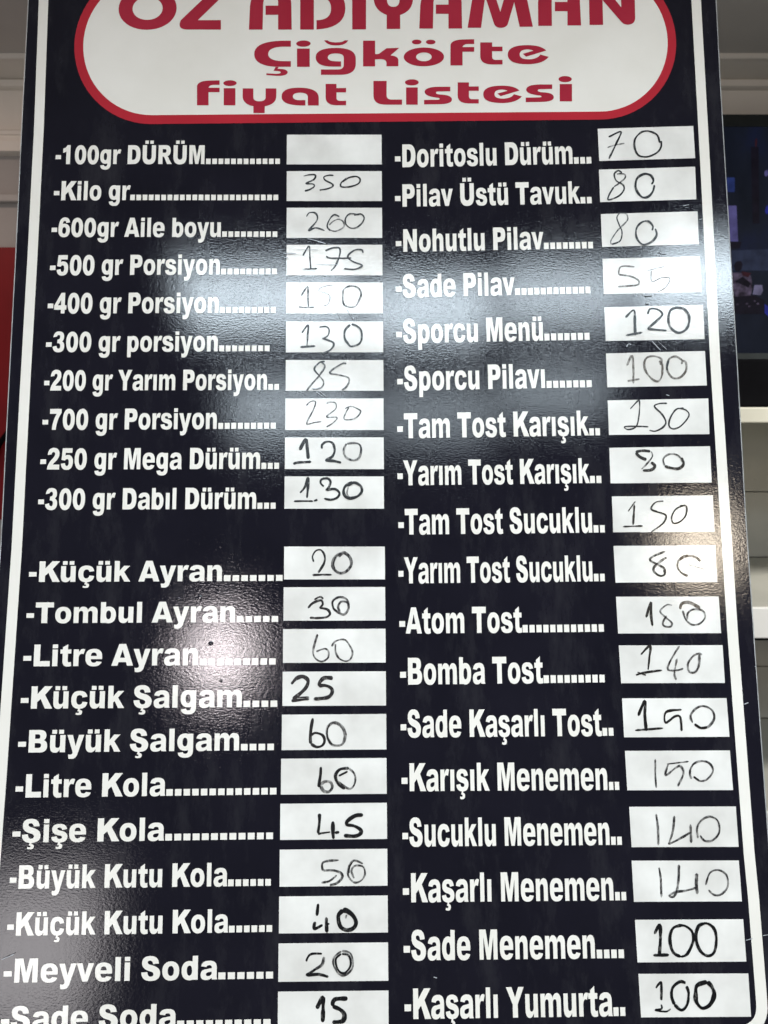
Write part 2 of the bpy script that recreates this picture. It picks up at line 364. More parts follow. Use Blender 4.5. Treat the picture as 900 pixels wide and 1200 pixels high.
ROWS_RIGHT = [
 ('-Doritoslu Dürüm', (30.2, 950.6), (233.3, 953.2), 27.8, 254.3, 3, [(263.1, 995.9), (373.0, 998.4), (373.0, 959.0), (263.4, 956.4)],
  '70', [(1.67,'d',"275.1,985.4 289.6,991.8 283.6,977.5 274.4,958.8"),
   (1.12,'m',"273.1,972.5 280.5,975.1 293.1,977.7"),
   (1.81,'d',"333.4,977.8 331,987.2 322.4,992 313.6,991.3 305.8,983.5 304.2,974.1 306.5,965.5 310.7,961.6 319.4,961.2 329.9,966.1 334.7,973.1 335,980.2")]),
 ('-Pilav Üstü Tavuk', (29.8, 903.0), (239.0, 905.3), 26.9, 252.8, 2, [(262.5, 945.9), (372.4, 948.6), (371.6, 909.2), (262.4, 906.8)],
  '80', [(1.53,'d',"288.6,941.9 284.3,944.4 279.8,940.1 281.6,932.3 288.7,927.6 289.9,921.4 283.7,913.8 271.9,909.3 272.9,915.4 278.4,924.6"),
   (1.26,'m',"278.4,924.6 290.4,933.8 292.1,939.2 287.1,940.8 282.7,940.1"),
   (2.09,'d',"321.4,927.4 323.8,932 321.2,938.2 314,940.1 305.8,935.2 303.2,926 305,918.2 310.5,912 317.1,912.7 322.5,918.9 324.7,926.6")]),
 ('-Nohutlu Pilav', (30.2, 849.2), (195.7, 851.2), 26.9, 252.1, 8, [(262.5, 892.5), (372.0, 894.9), (371.5, 855.7), (262.3, 853.3)],
  '80', [(1.26,'d',"283.5,893.1 280.4,887.7 282.9,878.6 285.4,870.9 282.8,860.3 273.2,856.2"),
   (1.26,'m',"273.2,856.2 272.4,860.4 280.4,872.5 291,883.1 292.7,888.4 290,893 282.1,893.8"),
   (1.95,'d',"319.4,872.2 320.4,877.5 315.6,883.2 308.3,882.2 302.2,875.4 301.1,866.2 304.3,858.6 310,855.5 318.8,859.3 324.2,866.8 323.1,874.4")]),
 ('-Sade Pilav', (29.7, 795.7), (161.8, 797.8), 27.0, 247.1, 12, [(262.2, 839.5), (371.6, 841.6), (370.9, 799.3), (261.9, 798.0)],
  '55', [(1.53,'b',"297.7,829.5 282.6,829.9 279.3,820.6"),
   (1.53,'b',"279.3,820.6 292.9,818.3 301.2,813.7 300.3,808.5 290.9,807.3 278,806.4"),
   (0.84,'f',"332.2,829.9 317.6,826.3 311.8,824.8"),
   (0.84,'b',"316.1,824.8 316.2,812.1 327.2,816.5 335.8,816.4 335.5,811.2 329.4,803.7 321.3,799.6")]),
 ('-Sporcu Menü', (29.7, 742.9), (192.8, 744.9), 27.7, 244.0, 7, [(261.8, 782.6), (372.0, 784.7), (371.5, 745.1), (261.8, 743.9)],
  '120', [(2.23,'d',"284.7,770.4 294.6,779 294.9,763.9 294.7,749.9"),
   (1.95,'d',"284.3,750 302.7,753.2"),
   (2.23,'d',"309.6,774.1 312.5,780.1 319.6,780 325.1,776.2 324.2,771.1 308.5,757.2"),
   (2.09,'d',"308.5,757.2 319.9,756 329.8,755.1"),
   (2.23,'d',"342.5,781.7 335.2,778.4 332.3,768 334.2,758.4 342.4,752.5 351.1,756.1 355.2,764.9 354.9,773.8 349.6,780.2 339.7,781.8")]),
 ('-Sporcu Pilavı', (30.2, 689.1), (193.4, 690.9), 27.8, 244.2, 7, [(261.4, 729.6), (371.1, 731.6), (371.0, 692.3), (261.3, 691.1)],
  '100', [(1.95,'b',"283.9,715.6 290.1,726.5 290.8,711.2 290,695.2"),
   (1.81,'b',"283.8,697.9 297.3,700.2"),
   (1.95,'b',"320.7,716 322.4,722.6 314.1,725.9 306.2,724.2 303,716.9 305.4,706.7 312.7,698.6 318.3,697.9 322.2,705.1 322.8,716.7 319.5,720.4"),
   (1.95,'b',"344,716.6 345,720.9 338.1,725.4 330.9,722.5 327.9,713.8 330,705 335.4,700.6 342.5,702 348.6,709.2 349.1,718 345.7,720.9"),
   (1.95,'d',"330.1,721.1 327.9,713.8 328.1,709.4")]),
 ('-Tam Tost Karışık', (29.7, 635.7), (238.3, 637.3), 27.9, 251.2, 2, [(261.0, 676.4), (371.7, 677.7), (370.6, 637.7), (260.9, 637.7)],
  '250', [(1.39,'d',"285.2,666.4 293.8,675.2 295.9,674.9 294.8,660.6 291,647 281.8,643.5 278.4,646.7 291,647 304.3,646.4"),
   (1.39,'d',"326,672.5 317.5,672.2 312,669 319.7,660.4 323.5,651.7 320.4,646 311.8,641.5 305.1,642.6"),
   (1.39,'d',"343.9,667.1 335.4,665.3 328.6,656 326.8,647.4 331.5,643.8 340.1,647.3 349,658 346.6,664.4 338.3,666.7 332.5,663.1")]),
 ('-Yarım Tost Karışık', (29.5, 583.7), (237.1, 584.7), 27.5, 250.5, 2, [(260.6, 623.4), (370.4, 624.3), (370.0, 584.2), (260.3, 584.2)],
  '80', [(3.07,'d',"289,618.5 296.7,619.9 305.1,619.1"),
   (2.79,'d',"289,617.8 293.6,612.8 300.4,609.9"),
   (1.39,'m',"305.8,619.1 306.9,613.4 300.2,605 294.4,599.4"),
   (2.79,'d',"305.2,607.1 309.1,602.8 304.8,598.6 295.7,598"),
   (1.67,'m',"319.6,603.4 318.6,610.5 324.4,615.4 332.8,615.3 338.8,610.3"),
   (2.51,'d',"338.1,611.8 340.3,604.7 334.7,599.8 326.4,600.6 319.6,602.7")]),
 ('-Tam Tost Sucuklu', (29.9, 530.2), (238.8, 530.8), 27.9, 251.9, 2, [(261.1, 569.9), (370.3, 570.2), (369.9, 530.7), (260.8, 531.0)],
  '150', [(1.26,'d',"277.7,553.3 286.1,564.4"),
   (1.81,'d',"284.9,560.9 282.5,538.7"),
   (1.53,'d',"271.4,537 292.8,537.6"),
   (1.39,'d',"316.5,564.4 307.9,563.1 302.7,555.9 310.1,552.4 318.2,548.8 315,540.5 301.4,530.9"),
   (1.39,'d',"340.2,560.1 329.6,555.7 324.3,546.7 326,540.4 333,541.8 339.6,548.7 340.8,558.4 333.9,559.1")]),
 ('-Yarım Tost Sucuklu', (29.4, 477.9), (237.1, 478.6), 27.9, 249.7, 2, [(260.5, 516.3), (369.6, 516.1), (369.8, 476.9), (261.0, 477.0)],
  '80', [(1.95,'m',"315.7,510 303.1,505 298.8,500.9 305.5,496.7 313.4,491.9 313.8,485.7 309.6,483.7 303.6,487.2 302.5,492.6 311.1,500.1 316.8,503.5"),
   (1.53,'d',"312.6,489.8 313.8,485.7 309.6,483.7 305.6,485.4"),
   (2.37,'b',"352.9,499.1 347,503.9 337.4,504.7 329.6,500 327.9,493.1 331.7,487 338.3,483.5"),
   (0.7,'f',"339.7,495.8 357.2,490.2")]),
 ('-Atom Tost', (29.8, 425.0), (159.2, 425.2), 27.5, 246.5, 12, [(260.8, 462.1), (370.2, 461.5), (370.4, 422.9), (261.4, 423.3)],
  '180', [(1.95,'d',"291.7,439.8 297.7,456 297.1,443.1 298.1,431"),
   (1.67,'m',"319.9,452.4 314.2,453.1 307,446.4 312.2,440.3 318.6,434.2 317.1,430.2 310.3,430.9 309.4,435 313.6,441.7"),
   (2.51,'b',"328.2,448.3 330.6,454.4 338.8,455.2 349.4,449.5"),
   (1.67,'m',"330.9,446.9 333.7,437.5 340.2,432 348.5,433.3 354.3,440 351.9,446.8 342.5,448.2 336.2,444.2 335.1,437.5")]),
 ('-Bomba Tost', (30.1, 371.9), (179.8, 372.5), 27.8, 245.2, 9, [(261.5, 410.9), (371.2, 410.4), (371.3, 371.2), (262.3, 371.7)],
  '140', [(1.81,'d',"284.2,401 294.4,410.3 293.1,397.6 291.1,385.1"),
   (1.95,'d',"278.1,379.9 286.3,382.4 305.9,384.9"),
   (1.12,'d',"279.6,383.2 288.8,379.8"),
   (1.53,'m',"325.5,410.1 315.2,394.8 312,385.6 321.4,384.8 328.3,386.5"),
   (1.67,'m',"322.1,396.8 318.6,381.5 320.2,374.9"),
   (1.81,'m',"348.6,400.5 345.3,401.9 338.4,398.6 333.2,390.7 334.2,383.4 340.2,382.7 344.6,389.3 346,401.2")]),
 ('-Sade Kaşarlı Tost', (30.1, 318.0), (239.4, 318.1), 28.0, 252.0, 2, [(262.5, 356.2), (372.1, 355.6), (372.8, 316.1), (262.9, 316.4)],
  '150', [(2.51,'d',"278.6,338.2 286.2,353.4 285.5,338.4 286.3,322.7"),
   (1.95,'d',"274.7,323.5 303.8,325.5"),
   (2.09,'d',"324.2,344.2 308,341.9 306.8,331 317.1,337.5 322.4,336.1 323,322.4"),
   (1.95,'m',"343.2,325.5 351.3,326.8 357.8,335.2 355.7,343.7 347.2,347.7 339,345.2 333.2,338 334.8,330.8"),
   (2.09,'d',"336.8,329.5 343.2,325.5 349.9,326.1")]),
 ('-Karışık Menemen', (30.5, 263.9), (243.9, 263.6), 28.1, 255.6, 2, [(263.1, 302.7), (372.3, 302.3), (373.2, 262.5), (263.8, 263.1)],
  '150', [(1.67,'m',"294.2,294.2 293.5,278.7 293.8,265.3"),
   (1.26,'m',"328.7,291.6 313.3,289.9 305.9,289.2"),
   (1.67,'m',"307.3,289.2 304,278 314.4,285 319.8,286.9 322.7,279.8 316,266.8"),
   (1.67,'m',"332.9,276.5 338.9,272 346.9,273.8 353.4,282.1 349.8,289.9 341.3,291.9 333.2,288.7 329.4,281 330.4,274"),
   (1.53,'d',"332.9,276.5 338.9,272.2")]),
 ('-Sucuklu Menemen', (30.8, 209.1), (243.8, 209.2), 28.2, 255.9, 2, [(265.0, 246.7), (375.0, 246.2), (375.4, 206.3), (265.6, 206.8)],
  '140', [(1.86,'m',"292.3,239.4 293.5,225.6 293.1,208.8"),
   (1.86,'m',"311,237.5 308.7,222.7 303.7,209.5"),
   (1.71,'m',"303.7,209.5 315.6,215 326.9,221.2"),
   (2.02,'m',"327.1,228.9 326.8,210.7"),
   (1.71,'m',"336.2,218 341,212.7 349.1,213.3 356.1,221 355.3,232.2 347.5,236.5 338.6,233 333.7,225.3 333.9,215.5")]),
 ('-Kaşarlı Menemen', (30.7, 154.8), (245.5, 155.2), 28.3, 257.9, 2, [(265.0, 193.6), (374.8, 193.0), (375.4, 153.2), (265.6, 153.6)],
  '140', [(1.86,'m',"292.7,186.8 293.9,175.5 293.7,157.8"),
   (2.02,'m',"313.1,189.5 312,175.3 309.2,162.9 305.3,158.2 301.8,159.6 308.5,162.9 318.7,164.2 329.7,166.9"),
   (2.48,'m',"330.8,181 329.9,169.7 330.4,161"),
   (1.55,'m',"341.9,164.8 347.4,159.9 354.7,160.5 361.7,168.1 360.9,179.1 353.2,184 344.3,181.3 339.3,169.6")]),
 ('-Sade Menemen', (30.9, 99.2), (224.5, 99.8), 28.7, 253.2, 4, [(265.8, 136.3), (375.6, 136.1), (376.2, 95.6), (266.5, 95.6)],
  '100', [(2.79,'d',"284.8,122.7 290.7,131.5 290.6,117.9 288.8,103"),
   (2.48,'d',"282.6,102.4 298.4,102.7"),
   (2.79,'d',"312.6,131 303.8,128 300.1,117.9 302.6,105.6 310.2,100.8"),
   (2.33,'d',"310.2,100.8 316.8,103.5 323.2,115 323,124.5 316.8,130 311.1,131"),
   (2.64,'d',"336.4,132.6 329.8,129.9 326.3,119 329.9,106.8 337.5,101.6 344.2,105.3 347.1,117.5 345.5,127 340,132.1 334.3,132.6")]),
 ('-Kaşarlı Yumurta', (31.2, 43.9), (239.0, 45.3), 28.7, 252.1, 2, [(266.8, 84.8), (377.4, 84.4), (377.6, 43.7), (267.6, 43.9)],
  '100', [(2.17,'d',"283.6,71.4 288.9,76.8 289.2,69.4 288.5,60"),
   (1.4,'d',"288.3,56 288.4,52 281.9,50.8 292.5,49.3 297.6,52"),
   (2.48,'d',"313.9,75.9 308.2,77.3 300.8,72 299,64 301.4,55.9"),
   (2.17,'d',"301.4,55.9 308.2,50.6 314.2,55.8 316.2,66.5 314.4,73.2"),
   (3.41,'d',"335.4,77.1 325.2,73.8 323.3,65.8 323.6,58.4 329,52.4 337,55.7 341.8,65 339.4,73 335.4,77.1")]),
]
TITLE = [
 ('title_word', [
  'E -257.7,1151.1 34 27.2 17.6 14.6',
  'E -269.5,1187.7 7.1 5.1',
  'E -247.9,1187.6 7.1 5',
  '-171.4,1123.4 -171.6,1135.4 -198.5,1135.6 -168.1,1168.2 q -163.3,1176.9 -173.3,1177.5 L -217.5,1177.9 -217.2,1165.8 -190.1,1165.6 -218.5,1135.8 q -223.2,1124.4 -211.2,1123.8',
 ]),
 ('title_word', [
  '-138.7,1123.1 -137.9,1152.5 q -136.2,1177.2 -114.1,1177 q -90,1176.8 -89.4,1155.4 L -88.7,1122.7 -104.6,1122.8 -104.8,1141.6 -119.5,1141.7 -119.6,1153.5 -104.9,1153.4 -104.9,1158.8 q -106,1166.5 -114,1166.6 q -122,1166.7 -122.4,1155.7 L -122.7,1123',
  '-78.8,1122.6 -79.1,1176.7 -63,1176.6 -62.9,1122.5',
  '-59.8,1122.5 q -26.2,1124.3 -26.1,1149.4 q -26.1,1176.3 -59.9,1176.6 L -59.9,1164.5 q -42.9,1164.3 -42.8,1149.5 q -42.8,1134.3 -59.8,1134.4',
  '-18.1,1122.3 -18,1176.2 -1.7,1176.1 -2,1122.2',
  '7.3,1176 23,1175.9 22.8,1159.9 q 22.8,1150.7 30.2,1150.7 q 37.4,1150.6 37.4,1159.8 L 37.6,1175.7 53.5,1175.6 53.3,1161.9 q 53.1,1145.4 38,1140.1 L 37.9,1122.4 22.1,1122.5 22.3,1140.3 q 7.1,1146.9 7.2,1162.3',
  '60.1,1122.7 61.7,1152.1 q 64,1176.8 86.1,1176.6 q 110.2,1176.4 110.2,1155 L 110.1,1122.3 94.2,1122.4 94.5,1141.2 79.8,1141.3 80,1153.1 94.7,1153 94.8,1158.4 q 93.9,1166.1 85.9,1166.2 q 77.9,1166.3 77.2,1155.3 L 76,1122.6',
  '116.5,1123.1 124,1167.8 q 125.7,1175 132.7,1174.9 L 140.7,1174.8 q 146.7,1174.2 148.1,1169.8 L 155.2,1143 162.7,1169.7 q 164.8,1174.6 169.8,1174.6 L 177.8,1174.5 q 183.9,1174.5 185.7,1167.3 L 192.7,1123.8 177.3,1123.9 171.8,1155.4 164.1,1129.2 q 162.4,1122.7 155.4,1122.8 q 148.5,1122.9 147.1,1129.4 L 138,1163.3 132.2,1123',
  '199,1124.9 199.7,1154.4 q 201,1179.1 226,1178.8 q 249.1,1178.6 248.8,1157.2 L 249.1,1125.1 233.1,1125.1 233.8,1143.3 219.1,1143.5 219.5,1155.3 234.2,1155.2 234.4,1160.6 q 233.7,1168.3 225.7,1168.4 q 216.7,1168.5 215.8,1157.5 L 215,1124.8',
  '258.9,1125.6 259.8,1166.7 q 260.1,1174.4 267.1,1174.3 L 274.1,1174.2 q 279.2,1174.2 282,1169.8 L 296.8,1147.8 297.7,1174 313.7,1173.9 312.6,1134.5 q 312.2,1125.8 304,1125.5 q 299,1125.6 296.2,1129.2 L 275.4,1157.2 274.8,1125.5',
 ]),
 ('subtitle_word', [
  '-89.6,1108.6 -100.5,1108.7 q -132.3,1107.9 -132.1,1092.2 q -132,1077.8 -108.2,1075.9 L -89.4,1075.7 -89.4,1082.8 -100.3,1082.9 q -115.8,1084.1 -115.9,1092 q -115.9,1100.2 -100.4,1101.1 L -89.5,1101',
  '-107.2,1075.6 -103.7,1075.6 -104.7,1073.3 q -93.1,1073.2 -93.1,1068.9 q -93,1064.3 -105.1,1064.4 L -117.7,1065.6 -117.7,1067.7 -108.1,1067.1 q -101.2,1066.8 -101.2,1068.9 q -101.2,1070.6 -109.6,1070.8',
  'E -75,1104.8 8.4 4',
  '-82.5,1098.6 -67.6,1098.5 -67.5,1075.4 -82.3,1075.5',
  '-50.8,1108.7 -46.8,1108.7 q -44.8,1106.1 -36.9,1106 q -28.9,1106 -26.9,1108.5 L -22.7,1108.5 q -25.9,1102 -36.9,1102.1 q -47.3,1102.2 -50.8,1108.7',
  '-31.2,1082 -34.9,1082 q -46.6,1082.1 -46.6,1087 q -46.6,1092.1 -36.9,1092 q -28,1091.9 -28,1086.6 L -28.1,1078 q -28.1,1071.7 -34.9,1071.8 L -54.5,1072 -54.5,1065.3 -30.9,1065.1 q -14.1,1065.5 -14.1,1078.9 L -14.1,1085.4 q -14,1098.8 -36.9,1099 q -60.7,1099.2 -60.7,1087.4 q -60.6,1075.7 -40.8,1075.5 L -31.2,1075.4',
  '-5.5,1107.9 8.5,1107.8 8.4,1090.9 q 12.2,1090.2 14.7,1092.6 L 21.7,1098 36.5,1098.4 26.2,1088.9 q 35.3,1088.2 35.3,1082.8 L 35.2,1075.3 21.4,1075.4 21.5,1079.7 q 21.1,1084.3 14.7,1084.4 L 8.3,1084.1 8.3,1075.3 -5.7,1075.4',
  'E 65,1086.8 23.4 11.8 9 5.5',
  'E 56.9,1105.7 5.6 3',
  'E 73.2,1105.5 5.6 3',
  '95.6,1075.8 96.1,1100.6 q 96.4,1108.6 113.3,1108.4 L 123.9,1108.5 123.8,1102.6 117.2,1102.6 q 111.2,1102.6 110.1,1098.8 L 123.7,1098.7 123.6,1092.8 110,1092.9 109.7,1075.7',
  '130.9,1104.5 144.7,1104.4 144.6,1099 156.6,1099 156.5,1093.2 144.4,1093.3 144.3,1086.2 q 144.2,1082.3 148.4,1082.3 L 156.2,1082.2 156,1076.5 143.3,1076.6 q 130.3,1077.2 130.5,1087.4',
  '210,1085.6 q 202.8,1076.4 184.9,1076.6 q 162.1,1076.8 162.4,1088.8 q 162.7,1100.8 185.7,1100.6 q 201.5,1100.4 207.3,1093.6 L 183.7,1086 179.9,1089.6 192.4,1093.5 q 189.5,1095.1 185.5,1095.2 q 176.5,1095 176.3,1088.7 q 176.1,1082.7 187.1,1082.6 q 197,1083 200.2,1088.6',
 ]),
 ('subtitle_word', [
  '-197.3,1028.6 -197.8,1051.9 q -197.7,1059.4 -181.8,1059.3 L -171.8,1059.4 -171.7,1053.8 -178,1053.8 q -183.6,1053.8 -184.4,1050.3 L -171.6,1050.2 -171.5,1044.6 -184.3,1044.7 -184,1028.5',
  'E -159.7,1055.8 7.7 3.6',
  '-166.8,1049.6 -153.3,1049.4 -153,1028.2 -166.5,1028.3',
  '-144.9,1049.2 -132.6,1049 -132.5,1038.3 q -132.4,1033 -125.5,1033 q -118.2,1032.9 -118.3,1038.2 L -118.4,1048.9 -106,1048.8 -106,1039.2 q -105.9,1029.1 -119,1026.8 L -119.2,1018.3 -132.2,1018.4 -132.3,1026.9 q -144.6,1029.4 -144.8,1039.5',
  '-72.4,1027.3 -78.2,1027.4 q -99.9,1028 -99.9,1038.7 q -100,1049.6 -80.3,1049.5 q -57,1049.3 -57,1036.6 L -57,1027.2 -69.6,1027.3 -69.6,1037.3 q -69.6,1043.1 -78.3,1043.2 q -86.9,1043.2 -86.8,1038.6 q -86.8,1034 -78.2,1033.9 L -72.4,1033.9',
  '-49.1,1053.9 -36.5,1053.8 -36.5,1048.6 -25.4,1048.6 -25.5,1043.1 -36.5,1043.2 -36.5,1036.4 q -36.5,1032.8 -32.6,1032.7 L -25.5,1032.7 -25.5,1027.2 -37.1,1027.3 q -49.1,1027.9 -49.1,1037.6',
 ]),
 ('subtitle_word', [
  '6.2,1057.2 21.5,1057.1 21.3,1039.1 q 21.3,1033.8 27.1,1033.8 L 39.1,1033.7 39,1027.3 20.2,1027.5 q 6,1027.6 6.1,1039.3',
  'E 50.6,1055 7.9 3.8',
  '43.9,1048.7 57.4,1048.6 57.1,1027.2 43.7,1027.3',
  '95,1049.1 94.9,1043.5 81.4,1043.4 q 78,1043.4 78.4,1041.3 q 79.4,1039.7 85.3,1039.4 q 96.7,1038.5 96.6,1033.2 q 96.5,1027.6 82.1,1027.5 L 64.4,1027.4 64.5,1033 80.3,1033.1 q 84.2,1033.5 81.3,1035.4 q 65.2,1037.2 65.2,1043 q 65.7,1049.2 81.5,1049.3',
  '103.6,1054.5 116.6,1054.4 116.5,1049.3 127.9,1049.3 127.8,1043.8 116.4,1043.9 116.3,1037.2 q 116.2,1033.5 120.2,1033.5 L 127.5,1033.4 127.4,1028.1 115.4,1028.2 q 103.1,1028.7 103.3,1038.3',
  '177.4,1036.5 q 170.7,1028.2 154,1028.4 q 132.5,1028.6 132.8,1039.4 q 133,1050.2 154.5,1050 q 169.4,1049.9 174.8,1043.7 L 152.8,1036.9 149.2,1040.2 160.9,1043.6 q 158.1,1045.1 154.4,1045.2 q 145.9,1045 145.8,1039.3 q 145.6,1033.9 156,1033.8 q 165.2,1034.2 168.2,1039.2',
  '212.8,1051 212.6,1045.4 199,1045.3 q 195.5,1045.3 195.9,1043.2 q 196.8,1041.6 202.8,1041.3 q 214.3,1040.4 214.1,1035.1 q 214,1029.5 199.4,1029.4 L 181.5,1029.3 181.7,1034.9 197.6,1035 q 201.6,1035.4 198.7,1037.3 q 182.4,1039 182.6,1044.9 q 183.2,1051.1 199.1,1051.1',
  'E 228,1057.5 7.7 3.8',
  '221.5,1051.4 235.7,1051.3 234.9,1029.8 220.7,1029.9',
 ]),
]
EDGE_LEFT = [(-397.9, 1269.2), (-397.8, 1163.5), (-397.7, 1002.6), (-397.1, 848.3), (-397.2, 671.4), (-396.9, 521.2), (-401.2, 286.1), (-403.0, 205.7), (-406.9, 58.5), (-408.0, 3.0)]
EDGE_RIGHT = [(409.2, 1262.1), (408.2, 1156.6), (406.8, 1048.6), (406.3, 943.7), (405.5, 722.9), (404.0, 551.8), (404.6, 406.5), (406.0, 199.6), (407.2, 52.5), (407.6, -3.0)]
STRIPE_LEFT = [(-379.8, 1213.1), (-380.2, 1163.4), (-378.3, 1002.4), (-378.5, 848.1), (-379.6, 690.5), (-380.0, 521.1), (-384.4, 286.0), (-386.4, 205.6), (-388.9, 106.7), (-390.0, 62.4)]
STRIPE_RIGHT = [(385.5, 1206.4), (385.2, 1156.8), (383.9, 943.9), (381.8, 723.1), (382.6, 424.5), (385.7, 199.8), (387.4, 155.8), (388.9, 72.7), (389.1, 56.6)]
SCRATCHES = [
 (0.67, '-69.4,865.3 -60.1,862.9 -48.5,859'),
 (1.08, '-96,848.1 -81.6,847.6'),
 (0.81, '-95.2,843.1 -90.9,843.3'),
 (0.54, '-81.6,852.5 -57.1,851.8'),
 (0.54, '-64.3,835.3 -34.1,834'),
 (0.54, '-75.8,829.8 -60,826.7'),
 (0.67, '-25.6,782.6 -17.3,770.2'),
 (0.54, '-36.3,780.4 -32.7,771.5'),
 (0.54, '-55.3,689.1 -47.6,682.5'),
 (0.54, '-58.9,688.4 -52.5,683.3'),
 (0.94, '-63.8,692 -53.9,691.2'),
 (1.21, '307.5,795.6 316.4,796.1'),
 (1.35, '308.2,786.5 312.1,786.7'),
 (0.94, '284.1,736.8 286.4,739.7 289.5,739.2'),
 (0.54, '312.8,742.4 321.5,732.1'),
 (0.54, '319.2,742.4 328.6,732.8'),
 (0.67, '325,681.9 328.5,680.7'),
 (0.67, '355.6,900.6 362.2,902.1'),
 (0.67, '326.7,845.6 335.3,844.7'),
 (0.9, '376.2,116.5 383.2,118.1'),
 (0.8, '393.8,120.8 401.6,122'),
 (1.1, '389.7,349.4 393.9,351.1'),
 (0.8, '403,387.9 404.4,388.4'),
 (0.6, '-375,103.3 -361.5,108.9'),
 (1.0, '60.6,83.9 64.1,83.1'),
]
BLISTERS = [(-169.9, 416.3, 2.6), (-158.3, 377.3, 1.8), (-205.3, 463.3, 2.2), (-182.6, 464.9, 2.6), (394.2, 498.5, 1.6)]
PLAQUE = [(-248.6, 1106.8), (266.4, 1107.0), (-245.8, 1005.9), (262.3, 1007.1), (-246.1, 1017.0), (262.7, 1017.0), (-341.8, 1107.5), (359.0, 1106.2), (-331.4, 1107.5), (349.1, 1106.3)]


# ------------------------------------------------------------------ background: wall, ceiling, shelf unit, television
WY = 2.6
b = Build(); b.box(-2.2, WY, 0.0, 2.2, WY + 0.12, 2.5215)
wall = tag(b.obj('wall', M_WALL), kind='structure')
b = Build(); b.box(-2.2, 1.1, 2.522, 2.2, WY + 0.12, 2.62)
ceiling = tag(b.obj('ceiling', M_CEIL), kind='structure')
b = Build(); b.box(-2.2, WY - 0.003, 2.277, 2.2, WY + 0.002, 2.50)
b.obj('frieze', M_MOULD, wall)

b = Build(); b.box(-2.2, -1.0, -0.06, 2.2, WY + 0.12, 0.0)
tag(b.obj('floor', plain('floor_tile', (0.30, 0.29, 0.27), 0.4, 0.12, 5)), kind='structure')

def moulding(name, prof, x0, x1, parent, mat):
    """horizontal profile (depth from the wall, height) swept along x"""
    n = len(prof)
    vs = [(x, WY - d, z) for x in (x0, x1) for d, z in prof]
    fs = [(i, i + 1, n + i + 1, n + i) for i in range(n - 1)] + [tuple(range(n)), tuple(range(2 * n - 1, n - 1, -1))]
    return mesh_obj(name, vs, fs, mat, parent)

def cove(a, b, n=7, bulge=0.4):
    """curved run between two profile points"""
    out = []
    for i in range(1, n):
        t = i / n
        out.append((a[0] + (b[0] - a[0]) * t ** (1 + bulge), a[1] + (b[1] - a[1]) * t ** (1 / (1 + bulge))))
    return out


moulding('crown_moulding', [(0.0, 2.5215), (0.150, 2.5215), (0.150, 2.513), (0.146, 2.508), (0.130, 2.507)] + cove((0.130, 2.507), (0.022, 2.499), 6, .2)
         + [(0.022, 2.499), (0.030, 2.4945), (0.030, 2.476), (0.022, 2.473), (0.0, 2.472)], -2.2, 2.2, wall, M_MOULD)
moulding('wall_moulding', [(0.0, 2.346), (0.034, 2.346), (0.040, 2.341), (0.040, 2.330), (0.034, 2.3285)] + cove((0.034, 2.3285), (0.036, 2.311), 4, .3)
         + [(0.036, 2.311), (0.046, 2.309), (0.046, 2.279), (0.030, 2.2765), (0.0, 2.2765)], -2.2, 0.6, wall, M_MOULD)

b = Build(); b.box(-2.2, WY - 0.030, 2.131, -0.7, WY + 0.002, 2.155, 0.004)
b.obj('picture_rail', M_RAIL, wall)
b = Build(); b.box(-2.2, WY - 0.012, 1.10, -0.72, WY - 0.0, 1.994, 0.003)
red = tag(b.obj('red_panel', M_REDPANEL), 'dark red wall panel below the grey rail beside the price board', 'panel')

# black cable looping down over the red panel
def tube(pts, r, seg=10):
    P = [Vector(p) for p in pts]
    vs, fs = [], []
    for i, p in enumerate(P):
        d = (P[min(i + 1, len(P) - 1)] - P[max(i - 1, 0)]).normalized()
        a = d.cross(Vector((0, 1, 0.01))).normalized(); c = d.cross(a)
        for k in range(seg):
            t = 2 * math.pi * k / seg
            vs.append(p + a * (r * math.cos(t)) + c * (r * math.sin(t)))
    for i in range(len(P) - 1):
        for k in range(seg):
            fs.append((i * seg + k, i * seg + (k + 1) % seg, (i + 1) * seg + (k + 1) % seg, (i + 1) * seg + k))
    fs += [tuple(range(seg)), tuple(range(len(vs) - seg, len(vs)))]
    return vs, fs
def spline(pts, n=8):
    P = [Vector(p) for p in pts]; out = []
    for i in range(len(P) - 1):
        p0, p1, p2, p3 = P[max(i - 1, 0)], P[i], P[i + 1], P[min(i + 2, len(P) - 1)]
        for k in range(n):
            t = k / n
            out.append(0.5 * ((2 * p1) + (p2 - p0) * t + (2 * p0 - 5 * p1 + 4 * p2 - p3) * t * t + (3 * p1 - p0 - 3 * p2 + p3) * t ** 3))
    out.append(P[-1]); return out
vs, fs = tube(spline([(-1.20, 2.575, 1.45), (-1.262, 2.57, 1.385), (-1.295, 2.57, 1.33), (-1.318, 2.57, 1.24), (-1.32, 2.575, 1.12)]), 0.009)
tag(mesh_obj('cable', vs, fs, M_BLACK, None, True), 'thick black cable hanging in front of the dark red panel', 'cable')

